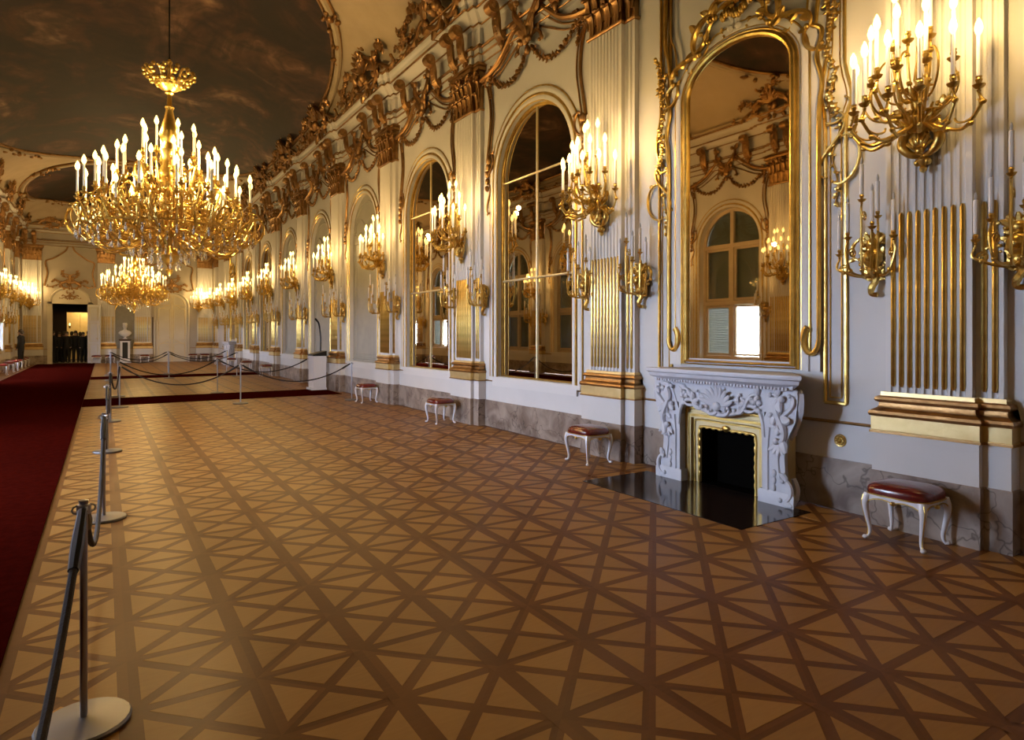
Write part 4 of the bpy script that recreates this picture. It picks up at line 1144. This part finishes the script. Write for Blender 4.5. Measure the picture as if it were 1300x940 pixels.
def chand_scrolls():
    """rings of C-scrolls and leaves that make the body of the chandelier"""
    mb = MB(); rng = random.Random(31)
    for n, r0, z0, r1, z1, rad in ((16, 1.20, .62, 1.33, 1.02, .018), (16, .95, .58, 1.22, .72, .018), (14, .62, .55, .95, .72, .02), (12, .72, .98, 1.0, 1.25, .018), (12, .35, .62, .62, .95, .02), (10, .35, 1.25, .66, 1.5, .018), (8, .15, 1.5, .40, 1.85, .018), (8, .16, .95, .45, 1.3, .02)):
        for k in range(n):
            a = 2*PI*(k+.5*(n % 3))/n; c = curl2('C' if k % 2 else 'S', (r0, z0), (r1, z1), k % 4 < 2, turn=2.2, curl=6, n=16)
            P = np.stack([c[:, 0]*math.cos(a), c[:, 0]*math.sin(a), c[:, 1]], 1); mb.tube(P, rad, 5)
            for j in (3, 8, 13): mb.blob(P[j], (.03, .03, .035), 6, 4)
    for r, z in ((1.22, .75), (.85, .66), (.55, 1.1)):
        mb.tube([(r*math.cos(t), r*math.sin(t), z) for t in np.linspace(0, 2*PI, 48, endpoint=False)], .016, 6, closed=True)
    for k in range(420):
        a = rng.uniform(0, 2*PI); r = rng.uniform(.15, 1.36); z = .50+.12+(1.36-r)*.85*rng.random()+(.42*rng.random() if r > 1.0 else .1)
        mb.blob((r*math.cos(a), r*math.sin(a), z), (rng.uniform(.015, .04), rng.uniform(.015, .04), rng.uniform(.02, .06)), 5, 4)
    for k in range(40):   # small rings between the outer arms
        a = 2*PI*(k+.5)/40; rr = 1.27-.10*(k % 3); zz = .78-.10*(k % 2)
        mb.tube([((rr+.07*math.cos(t))*math.cos(a), (rr+.07*math.cos(t))*math.sin(a), zz+.075*math.sin(t)) for t in np.linspace(0, 2*PI, 12, endpoint=False)], .012, 5, closed=True)
    return mb
def chand_drops():
    mb = MB()
    for n, r, z, L in ((36, 1.30, .66, .14), (30, 1.08, .58, .14), (24, .84, .52, .15), (18, .55, .44, .16), (12, .30, .34, .16), (8, .16, .22, .14)):
        for k in range(n):
            a = 2*PI*k/n; x, y = r*math.cos(a), r*math.sin(a)
            mb.blob((x, y, z), .016, 6, 4); mb.blob((x, y, z-L*.5), (.022, .022, L*.42), 6, 4)
    return mb
ch = empty('chandelier', (.92, 12.1, 2.57))
obj('stem', chand_stem(), 'gilt', ch); obj('crown', chand_crown(), 'gilt', ch); obj('scrollwork', chand_scrolls(), 'gilt', ch); obj('crystal_drops', chand_drops(), 'crystal', ch)['kind'] = 'stuff'
obj('suspension_rod', MB().tube([(0,0,3.55), (0,0,6.38)], .012, 8), 'black_metal', ch)
CND3 = mset(MB().lathe([(.017, 0), (.017, .34), (.011, .345)], 8), 'candle', 'candle_wax')
for n, R, z0, zc, dr, ph in CT:
    am = mset(radial_arm(R, z0, zc, dr, 1.25), 'arm', 'gilt')
    for k in range(n):
        a = 2*PI*(k+ph)/n
        link('arm', am, None, ch, (0, 0, 0), a)
        c = link('candle', CND3, None, ch, (R*math.sin(a), -R*math.cos(a), zc+.04)); link('bulb', BBIG, None, c, (0, 0, .34), scale=1.4)
for k in range(3):
    a = 2*PI*k/3+.4; lamp('candle_light', (1.0*math.sin(a), -1.0*math.cos(a), 1.75), CHAND_W/4, .07, ch)
for k in range(2): lamp('candle_light', (.36*(1-2*k), .1, 2.5), CHAND_W/10, .06, ch)
lamp('candle_light', (0, 0, -.12), CHAND_W/22, .05, ch)
tag(ch, 'large gilt chandelier of lit candles, the bigger looking one hanging before the rope lines', 'chandelier', 'gilt chandeliers')
dup(ch, (1.16, 34.0, 2.57), .3, 'gilt chandelier of lit candles hanging near the end wall and bust niche')

# ================================================================== STOOLS
def stool():
    st = empty('stool', (0, 0, 0))
    W, D = .225, .195
    # cushion: superelliptic dome
    mb = MB(); N = 28; rings = [(1.0, .355), (1.03, .375), (1.03, .40), (.98, .425), (.85, .443), (.6, .456), (.3, .461), (.05, .462)]
    V = []
    for r, z in rings:
        for k in range(N):
            a = 2*PI*k/N; c, s_ = math.cos(a), math.sin(a)
            V.append((W*r*np.sign(c)*abs(c)**.45, D*r*np.sign(s_)*abs(s_)**.45, z))
    F = [(i*N+k, i*N+(k+1) % N, (i+1)*N+(k+1) % N, (i+1)*N+k) for i in range(len(rings)-1) for k in range(N)]+[tuple(range(N))[::-1], tuple((len(rings)-1)*N+k for k in range(N))]
    obj('cushion', mb.add(V, F), 'red_leather', st, ang=1.2)
    pl = MB(); n = 40; P = []
    for k in range(n):
        a = 2*PI*k/n; c, s_ = math.cos(a), math.sin(a); P.append((W*1.03*np.sign(c)*abs(c)**.45, D*1.03*np.sign(s_)*abs(s_)**.45, .36))
    obj('gilt_edge', pl.tube(P, .006, 5, closed=True), 'gilt', st)
    for axis, sg in (('x', -1), ('x', 1), ('y', -1), ('y', 1)):
        ap = MB(); L = W if axis == 'y' else D; t = np.linspace(-1, 1, 13)
        top = np.full(13, .358); bt = .332-.062*np.abs(t)**5-.016*np.exp(-(t/.16)**2)
        for k in range(12):
            xa, xb = L*.96*t[k], L*.96*t[k+1]; o_ = (D if axis == 'y' else W)*.98
            q4 = [(xa, bt[k]), (xb, bt[k+1]), (xb, top[k+1]), (xa, top[k])]
            if axis == 'y': V = [(x, sg*o_, z) for x, z in q4]+[(x, sg*(o_-.02), z) for x, z in q4]
            else: V = [(sg*o_, x, z) for x, z in q4]+[(sg*(o_-.02), x, z) for x, z in q4]
            ap.add(V, [(0,1,2,3), (7,6,5,4), (0,4,5,1), (2,6,7,3)])
        a_o = obj('apron', ap, 'white_lacquer', st, ang=.5)
        o_ = (D if axis == 'y' else W)*.985
        P = [((L*.96*tt, sg*o_, b) if axis == 'y' else (sg*o_, L*.96*tt, b)) for tt, b in zip(t, bt)]
        g = MB().tube(P, .005, 5); g.blob(P[6], (.022, .022, .018)); obj('gilt_line', g, 'gilt', a_o)
    for sx in (-1, 1):
        for sy in (-1, 1):
            d = np.array([sx, sy, 0])/math.sqrt(2)
            c = catmull([(0, .355), (.016, .30), (.018, .25), (.002, .16), (-.014, .08), (-.008, .035), (.012, .012)], 5)
            P = np.array([(sx*W*.88, sy*D*.88, 0)])+c[:, :1]*d[None]+np.stack([np.zeros(len(c)), np.zeros(len(c)), c[:, 1]], 1)
            r = np.interp(np.linspace(0, 1, len(c)), [0, .15, .3, .6, .85, 1], [.030, .030, .025, .016, .012, .016])
            lg = MB().tube(P, r, 8); lg.blob(P[-1]+d*.008+np.array([0, 0, .004]), (.022, .022, .016), 8, 5)
            l_o = obj('leg', lg, 'white_lacquer', st, ang=1.0)
            g = MB().tube(P[1:]+d*(r[1:, None]*.95), .0045, 5); obj('gilt_line', g, 'gilt', l_o)
    return st
stp = stool()
STG = 'red cushioned white stools'
for n, (x, y, lab) in enumerate([(5.23, 2.58, 'white cabriole stool with glossy dark red cushion on the bare side of the near fireplace'), (5.14, 6.33, 'white cabriole stool with red cushion between fireplace and first arched mirror'),
        (5.15, 10.56, 'white cabriole stool with red cushion between the two arched mirrors'), (5.22, 14.66, 'white cabriole stool with red cushion beside the end post of the near rope line')]):
    if n == 0: stp.location = (x, y, 0); stp.rotation_euler = (0, 0, -PI/2); tag(stp, lab, 'stool', STG)
    else: dup(stp, (x, y, 0), -PI/2, lab)
far_st = [(5.25, PIL[7]-.1, 'just beyond the third blind door'), (5.25, PIL[8], 'between the distant arched mirrors'), (5.25, PIL[9], 'before the far fireplace'), (5.20, PIL[10]-.25, 'beyond the far fireplace')]
for x, y, t in far_st: dup(stp, (x, y, 0), -PI/2, 'distant red cushioned stool against the mirror wall '+t)
for x, t in ((-.35, 'beside the open door leaf'), (.28, 'between open door leaf and bust pedestal'), (1.95, 'between bust pedestal and closed door'), (4.4, 'beside the closed double door'), (5.05, 'in the corner by the closed double door')):
    dup(stp, (x, YF-.55, 0), 0, 'distant red cushioned stool against the end wall '+t)
for n, y in enumerate((40.6, 39.0, 37.4, 35.8, 34.2, 31.9)):
    dup(stp, (-3.38, y, 0), PI/2, 'stool by the window wall, %s from the open door end' % ORD[n])

# ================================================================== ROPE BARRIERS
PB = mset(MB().lathe([(.0, .0), (.17, .0), (.172, .012), (.165, .022), (.06, .030), (.03, .036), (.0, .036)], 24), 'base_plate', 'steel_base')
PP = mset(MB().lathe([(.0, .03), (.0135, .03), (.0135, .875), (.0, .876)], 14), 'pole', 'steel')
PHD = MB().lathe([(.0, .865), (.026, .865), (.026, .90), (.016, .905), (.018, .92), (.0, .925)], 12)
for k in range(4):
    a = k*PI/2+.3; PHD.tube([(.026*math.cos(a)+.016*math.cos(t)*math.cos(a), .026*math.sin(a)+.016*math.cos(t)*math.sin(a), .885+.016*math.sin(t)) for t in np.linspace(0, 2*PI, 8, endpoint=False)], .004, 5, closed=True)
PHD = mset(PHD, 'hook_head', 'steel')
def post(x, y, label):
    p = empty('rope_post', (x, y, 0))
    for nm, me in (('base_plate', PB), ('pole', PP), ('hook_head', PHD)): link(nm, me, None, p)
    return tag(p, label, 'post', 'steel rope barrier posts')
def rope(a, b, sag, label):
    A, B = np.array((*a, .885)), np.array((*b, .885)); D = B-A; L = np.linalg.norm(D); d = D/L
    A = A+d*.04; B = B-d*.04
    t = np.linspace(0, 1, 26); P = A[None]*(1-t[:, None])+B[None]*t[:, None]; P[:, 2] -= sag*4*t*(1-t)
    o = empty('barrier_rope', tuple((A+B)/2*np.array([1, 1, 0])+np.array([0, 0, .885-sag])))
    lc = np.array(o.location); obj('cord', MB().tube(P-lc, .014, 8), 'rope', o)
    for i_, j_ in ((0, 2), (-1, -3)):
        obj('end_ferrule', MB().tube([P[i_]-lc, P[i_]*.4+P[j_]*.6-lc, P[j_]-lc], [.017, .023, .019], 8), 'black_metal', o)
    return tag(o, label, 'rope', 'dark barrier ropes')
posts = [(-.35, -.3), (-.07, 3.17), (.0, 6.6), (.04, 10.35), (.10, 13.9), (.29, 16.5)]
nm_ = ['behind the viewer', 'nearest the bare end', 'second from the bare end', 'third from the bare end', 'fourth from the bare end', 'where the near cross rope starts']
for n, (x, y) in enumerate(posts):
    if n: post(x, y, 'slim steel rope post beside the carpet runner, '+nm_[n])
post(-.35, -.3, 'slim steel rope post beside the carpet runner at its bare end')
for n in range(len(posts)-1): rope(posts[n], posts[n+1], .52 if n < 4 else .38, 'dark sagging rope along the carpet runner, %s span from the bare end' % ORD[n])
ln1 = [(.29, 16.5), (2.66, 15.9), (5.08, 15.3)]
post(*ln1[1], 'slim steel rope post in the middle of the near cross rope line'); post(*ln1[2], 'slim pale rope post beside the stool at the near cross rope end')
rope(ln1[0], ln1[1], .42, 'dark rope of the near cross line from runner to middle post'); rope(ln1[1], ln1[2], .40, 'dark rope of the near cross line from middle post to stool')
ln2 = [(.30, 19.4), (2.62, 19.2), (4.95, 18.72)]
for p_, t in zip(ln2, ('beside the runner at the second cross rope line', 'in the middle of the second cross rope line')): post(*p_, 'slim steel rope post '+t)
rope(ln2[0], ln2[1], .36, 'dark rope of the second cross line from runner to middle post'); rope(ln2[1], ln2[2], .34, 'dark rope of the second cross line from middle post to white desk')
ln3 = [(.2, 26.3), (2.0, 26.5), (4.3, 26.5)]; ln4 = [(.2, 29.6), (2.2, 29.6), (4.4, 29.6)]
for L_, t in ((ln3, 'third'), (ln4, 'fourth')):
    for p_, w in zip(L_, ('beside the runner', 'in the middle', 'near the mirror wall')): post(*p_, 'slim steel rope post %s at the %s cross rope line' % (w, t))
    for k in range(2): rope(L_[k], L_[k+1], .3, 'dark rope of the %s cross line, span %s' % (t, ('beside the runner', 'beside the mirror wall')[k]))

# white desk with slanted dark top in the second niche bay
dk = empty('information_desk', (5.22, 18.72, 0), -PI/2); dk.scale = (.9, .8, 1)
obj('cabinet', MB().box(-.28, .28, -.25, .20, .0, .98), 'white_lacquer', dk, smooth=False)
obj('plinth', MB().box(-.34, .30, -.32, .22, .0, .07), 'white_lacquer', dk, smooth=False)
obj('slanted_top', MB().add([(-.30,-.27,.98), (.30,-.27,.98), (.30,.22,.98), (-.30,.22,.98), (-.30,-.27,1.02), (.30,-.27,1.02), (.30,.22,1.12), (-.30,.22,1.12)], [(0,3,2,1), (4,5,6,7), (0,1,5,4), (1,2,6,5), (2,3,7,6), (3,0,4,7)]), 'black_metal', dk, smooth=False)
obj('lamp_arm', MB().tube(catmull([(-.2,.15,1.05), (-.24,.17,1.5), (-.22,.10,1.9), (-.15,-.05,2.05)], 6), .03, 8), 'black_metal', dk)
tag(dk, 'white desk with slanted black top and tall dark arm beside the blind doors', 'desk')

# ================================================================== END WALL: doors, bust, people
def leaf_door(w, hgt):
    mb = MB().box(0, w, -.025, .025, 0, hgt); return mb
def leaf_panels(w, hgt):
    mb = MB()
    for za, zb in ((.15, 1.05), (1.2, 2.2), (2.35, hgt-.15)):
        mb.wline([(.12, za), (.12, zb), (w-.12, zb), (w-.12, za)], .016, -.028, 6, closed=True); mb.wline([(.17, za+.05), (.17, zb-.05), (w-.17, zb-.05), (w-.17, za+.05)], .010, -.028, 6, closed=True)
    return mb
dl = obj('door_4', leaf_door(.80, 3.2), 'white_lacquer', None, (b_, YF-.03, .015), -.75, smooth=False)
struct(dl, 'open white panelled door leaf beside the dark doorway'); obj('panel_moulding', leaf_panels(.80, 3.2), 'cream_paint', dl)
obj('door_handle', MB().tube([(.70, -.03, 1.35), (.70, -.07, 1.35), (.58, -.07, 1.35)], .012, 6), 'gilt', dl)
tr = MB()
for sg in (-1, 1): tr.box(DX+sg*(DW+.11)-.11, DX+sg*(DW+.11)+.11, -.07, 0, 0, DH+.1)
tr.box(DX-DW-.22, DX+DW+.22, -.07, 0, DH, DH+.14)
struct(obj('trim_1', tr, 'cream_paint', None, (0, YF, 0), smooth=False), 'cream door surround of the open doorway')
DX2 = 3.36
d2 = obj('door_5', MB().prism([(-.80, 0)]+[(-.80, 3.25)]+[(.80*math.cos(t), 3.25+.72*math.sin(t)) for t in np.linspace(PI, 0, 18)]+[(.80, 0)], -.03, 0), 'cream_paint', None, (DX2, YF-.005, 0), smooth=False)
struct(d2, 'closed cream double door with arched top in the end wall')
pm = MB()
for sg in (-1, 1):
    f = lambda x, z: (sg*x, z)
    for za, zb in ((.18, 1.02), (1.32, 3.05)): 
        pm.wline([f(.10, za), f(.10, zb), f(.40, zb+.06), f(.68, zb), f(.68, za)], .018, -.035, 6, closed=True)
        pm.scroll('S', f(.12, zb+.12), f(.68, zb+.12), .018, sg < 0, -.035, 0)
    pm.wline([f(.10, 3.3), f(.10, 3.85)]+[f(.68*math.sin(t), 3.28+.58*math.cos(t)) for t in np.linspace(.2, PI/2, 8)], .018, -.035, 6, closed=True)
pm.box(-.02, .02, -.06, -.03, 0, 3.9)
obj('panel_moulding', pm, 'pale_gilt', d2)
t2 = MB().wline([(-.88, 0), (-.88, 3.25)]+[(.88*math.cos(t), 3.25+.80*math.sin(t)) for t in np.linspace(PI, 0, 20)]+[(.88, 3.25), (.88, 0)], .06, -.02, 8)
struct(obj('trim_2', t2, 'cream_paint', None, (DX2, YF, 0)), 'cream arched surround of the closed double door')
od = MB().wline([(.88*math.cos(t), DH+.16+.72*math.sin(t)) for t in np.linspace(PI, 0, 20)], .06, -.03, 8); od.prism([(.84*math.cos(t), DH+.14+.68*math.sin(t)) for t in np.linspace(PI, 0, 20)], -.03, 0)
od = obj('overdoor_panel', od, 'cream_paint', wall_far, (DX, 0, 0))
link('stucco_rocaille', ROC, None, wall_far, (DX, -.02, DH+.95), scale=.85); link('stucco_rocaille', ROC, None, wall_far, (DX2, -.02, DH+.95), scale=.85)
link('stucco_rocaille', ROC, None, wall_far, (DX, -.02, DH+.32), scale=.4)
for dx in (DX, DX2):
    g = MB()
    for sg in (-1, 1):
        g.wline(catmull([(sg*1.15, 4.2), (sg*1.02, 4.9), (sg*1.1, 5.5), (sg*.75, 5.7), (sg*.25, 6.1), (sg*.1, 6.4)], 8), .04, -.03, 6)
    obj('gilt_moulding', g, 'old_gilt', wall_far, (dx, 0, 0))
# dark wall panels beside the niche
for x0_, x1_, z1_ in ((-.66, -.42, 3.1), (2.34, 2.44, 2.6)): obj('dark_wall_panel', MB().box(x0_, x1_, -.015, 0, .85, z1_), 'dark_panel', wall_far, smooth=False)
nf = MB().wline([(-.50, .84), (-.50, 2.9)]+[(.50*math.cos(t), 2.9+.5*math.sin(t)) for t in np.linspace(PI, 0, 16)]+[(.50, .84)], .035, -.02, 6)
nb = obj('niche_panel', MB().prism([(-.48, .82)]+[(.48*math.cos(t), 2.9+.48*math.sin(t)) for t in np.linspace(PI, 0, 16)]+[(.48, .82)], -.012, 0), 'green_grey', wall_far, (1.0, 0, 0), smooth=False)
obj('niche_moulding', nf, 'gilt', nb)
# bust on pedestal
pdx = 1.0
pe = empty('bust_pedestal', (pdx, YF-.35, 0))
obj('shaft', MB().box(-.24, .24, -.2, .2, .10, 1.26), 'stucco_white', pe, smooth=False)
obj('dark_inset', MB().box(-.13, .13, -.215, -.195, .25, 1.15), 'black_metal', pe, smooth=False)
obj('foot', MB().sweep([(-.24,-.2), (.24,-.2), (.24,.2), (-.24,.2)], [(0,0), (.06,0), (.06,.06), (.0,.11)], closed=True).box(-.25, .25, -.21, .21, 0, .1), 'stucco_white', pe, ang=.4)
obj('cap', MB().sweep([(-.24,-.2), (.24,-.2), (.24,.2), (-.24,.2)], [(0,1.22), (.06,1.28), (.07,1.33), (0,1.335)], closed=True).box(-.25, .25, -.21, .21, 1.25, 1.334), 'dark_panel', pe, ang=.4)
tag(pe, 'pedestal with dark inset under the white bust at the end wall', 'pedestal')
bs = MB(); secs = [(.10,.09,0,0), (.12,.10,.03,0), (.06,.06,.06,0), (.06,.06,.12,0), (.20,.12,.18,0), (.30,.15,.28,0), (.32,.15,.36,.01), (.24,.12,.44,.01), (.09,.08,.50,0), (.07,.075,.55,-.01), (.075,.085,.60,-.02), (.095,.11,.66,-.03), (.10,.12,.73,-.03), (.10,.12,.79,-.02), (.085,.10,.85,-.01), (.04,.05,.89,0)]
N = 14; V = [(a*math.cos(2*PI*k/N), oy+b*math.sin(2*PI*k/N), z) for a, b, z, oy in secs for k in range(N)]
bs.add(V, [(i*N+k, i*N+(k+1) % N, (i+1)*N+(k+1) % N, (i+1)*N+k) for i in range(len(secs)-1) for k in range(N)]+[tuple(range(N))[::-1], tuple((len(secs)-1)*N+k for k in range(N))])
bs.blob((0, -.155, .70), (.018, .03, .035)); bs.blob((0, -.135, .64), (.03, .015, .012))
for sg in (-1, 1): bs.blob((sg*.04, -.125, .735), (.018, .012, .01)); bs.blob((sg*.10, -.02, .71), (.015, .03, .04))
for k in range(14): bs.blob((.085*math.cos(k*.9), .01+.09*math.sin(k*.9), .80+.006*k), (.04, .045, .035))
tag(obj('marble_bust', bs, 'bust_marble', None, (pdx, YF-.35, 1.335), ang=1.2), 'white marble portrait bust on a pedestal between the two doors', 'bust')

# room beyond the doorway
ar = MB(); y0_ = YF+.3
ar.box(-5.6, XL+.1, YF+.02, y0_+.05, 0, 5)
ar.box(-5.5, -5.3, y0_, y0_+8, 0, 5).box(2.0, 2.2, y0_, y0_+8, 0, 5).box(-5.5, 2.2, y0_, y0_+8, 4.6, 4.8).box(-5.5, 2.2, y0_, y0_+8, -.2, 0)
ar.box(-5.5, -1.85, y0_+3.2, y0_+3.4, 0, 5).box(-.65, 2.2, y0_+3.2, y0_+3.4, 0, 5).box(-1.85, -.65, y0_+3.2, y0_+3.4, 2.9, 5)
ar = struct(obj('wall_anteroom', ar, 'anteroom_paint', smooth=False), 'dark room seen through the open doorway')
yb = obj('wall_beyond', MB().box(-5.5, 2.2, y0_+7.8, y0_+8, 0, 5), 'cream_gilt', smooth=False); struct(yb, 'lit yellow wall of a room far beyond the doorway')
obj('panel_moulding', MB().wline([(-1.3, .9), (-1.3, 3.0), (-.2, 3.0), (-.2, .9)], .03, y0_+7.78, 6, closed=True), 'pale_gilt', yb)
wl = empty('wall_lamp', (-1.70, y0_+3.19, 2.05))
obj('backplate', MB().blob((0, -.02, 0), (.05, .02, .10)), 'gilt', wl); obj('arm', MB().tube(catmull([(0,-.02,0), (0,-.12,-.04), (0,-.15,.04)], 5), .012, 6), 'gilt', wl)
link('bulb', BBIG, None, wl, (0, -.15, .05), scale=1.6)
tag(wl, 'small lit wall lamp in the dark room beyond the open doorway', 'lamp')
lamp('room_light', (-1.0, y0_+5.6, 3.4), 260, .2, yb)

def person_mesh():
    pts = [(0,0,.92), (0,.01,1.12), (0,.0,1.32), (0,0,1.45), (0,-.01,1.53), (0,-.02,1.62), (0,-.015,1.74)]
    rad = [.155, .15, .165, .12, .058, .088, .07]
    edges = [(i, i+1) for i in range(6)]
    def chain(st, lst):
        p = st
        for co, r in lst:
            pts.append(co); rad.append(r); edges.append((p, len(pts)-1)); p = len(pts)-1
        return p
    for sg in (-1, 1):
        chain(3, [((sg*.17,.0,1.42), .07), ((sg*.24,.02,1.15), .055), ((sg*.23,-.06,.93), .04), ((sg*.22,-.10,.84), .035)])
        chain(0, [((sg*.10,0,.85), .10), ((sg*.11,-.01,.48), .07), ((sg*.11,.02,.09), .05), ((sg*.12,-.12,.04), .042)])
    me = bpy.data.meshes.new('person'); me.from_pydata(pts, edges, []); ob = bpy.data.objects.new('person', me); COL.objects.link(ob)
    sk = ob.modifiers.new('skin', 'SKIN'); sb = ob.modifiers.new('sub', 'SUBSURF'); sb.levels = sb.render_levels = 1
    for i, r in enumerate(rad): me.skin_vertices[0].data[i].radius = (r, r*(.72 if i in (0, 1, 2) else 1))
    for i in range(len(pts)): me.skin_vertices[0].data[i].use_root = (i == 0)
    dg = bpy.context.evaluated_depsgraph_get(); m2 = bpy.data.meshes.new_from_object(ob.evaluated_get(dg))
    bpy.data.objects.remove(ob, do_unlink=True)
    m2.materials.clear(); m2.materials.append(MATS['suit']); m2.materials.append(MATS['skin'])
    for p in m2.polygons:
        c = p.center
        if c.z > 1.52 or (c.z < .90 and abs(c.x) > .185): p.material_index = 1
        p.use_smooth = True
    return m2
PM = person_mesh()
HM = mset(MB().blob((0, .0, 1.70), (.092, .105, .09), 10, 6).blob((0, .035, 1.64), (.085, .08, .10), 10, 6), 'hair', 'hair')
NM = mset(MB().blob((0, -.115, 1.625), (.014, .02, .022)).blob((0, -.10, 1.58), (.026, .01, .008)).blob((-.035, -.098, 1.655), (.013, .007, .007)).blob((.035, -.098, 1.655), (.013, .007, .007)), 'face', 'skin')
def person(x, y, rz, label, sc=1.0):
    p = link('person', PM, None, None, (x, y, 0), rz, scale=sc); link('hair', HM, None, p); link('face', NM, None, p)
    return tag(p, label, 'person', 'visitors' if y > YF else None)
person(-3.32, 38.2, -1.9, 'person in dark clothes standing by the windows near the stools', 1.03)
for n, (x, y, rz, t) in enumerate([(-2.1, YF+1.2, .3, 'nearest the hinge-free jamb'), (-1.75, YF+.9, -.4, 'second from the hinge-free jamb'), (-1.35, YF+1.3, .1, 'in the middle of the doorway'), (-1.0, YF+1.0, .6, 'nearest the open leaf'), (-1.55, YF+2.0, 2.8, 'deepest in the dark room'), (-2.38, YF+.75, 2.2, 'half hidden behind the jamb'), (-1.15, YF+1.7, 3.0, 'turned away beside the open leaf'), (-1.9, YF+1.55, 2.9, 'turned away in the crowd'), (-.75, YF+1.5, .2, 'partly hidden by the leaf-side jamb'), (-1.35, YF+2.4, 3.3, 'second deepest in the dark room')]):
    person(x, y, rz, 'dark silhouetted visitor in the open doorway, '+t, .97+.02*(n % 3))
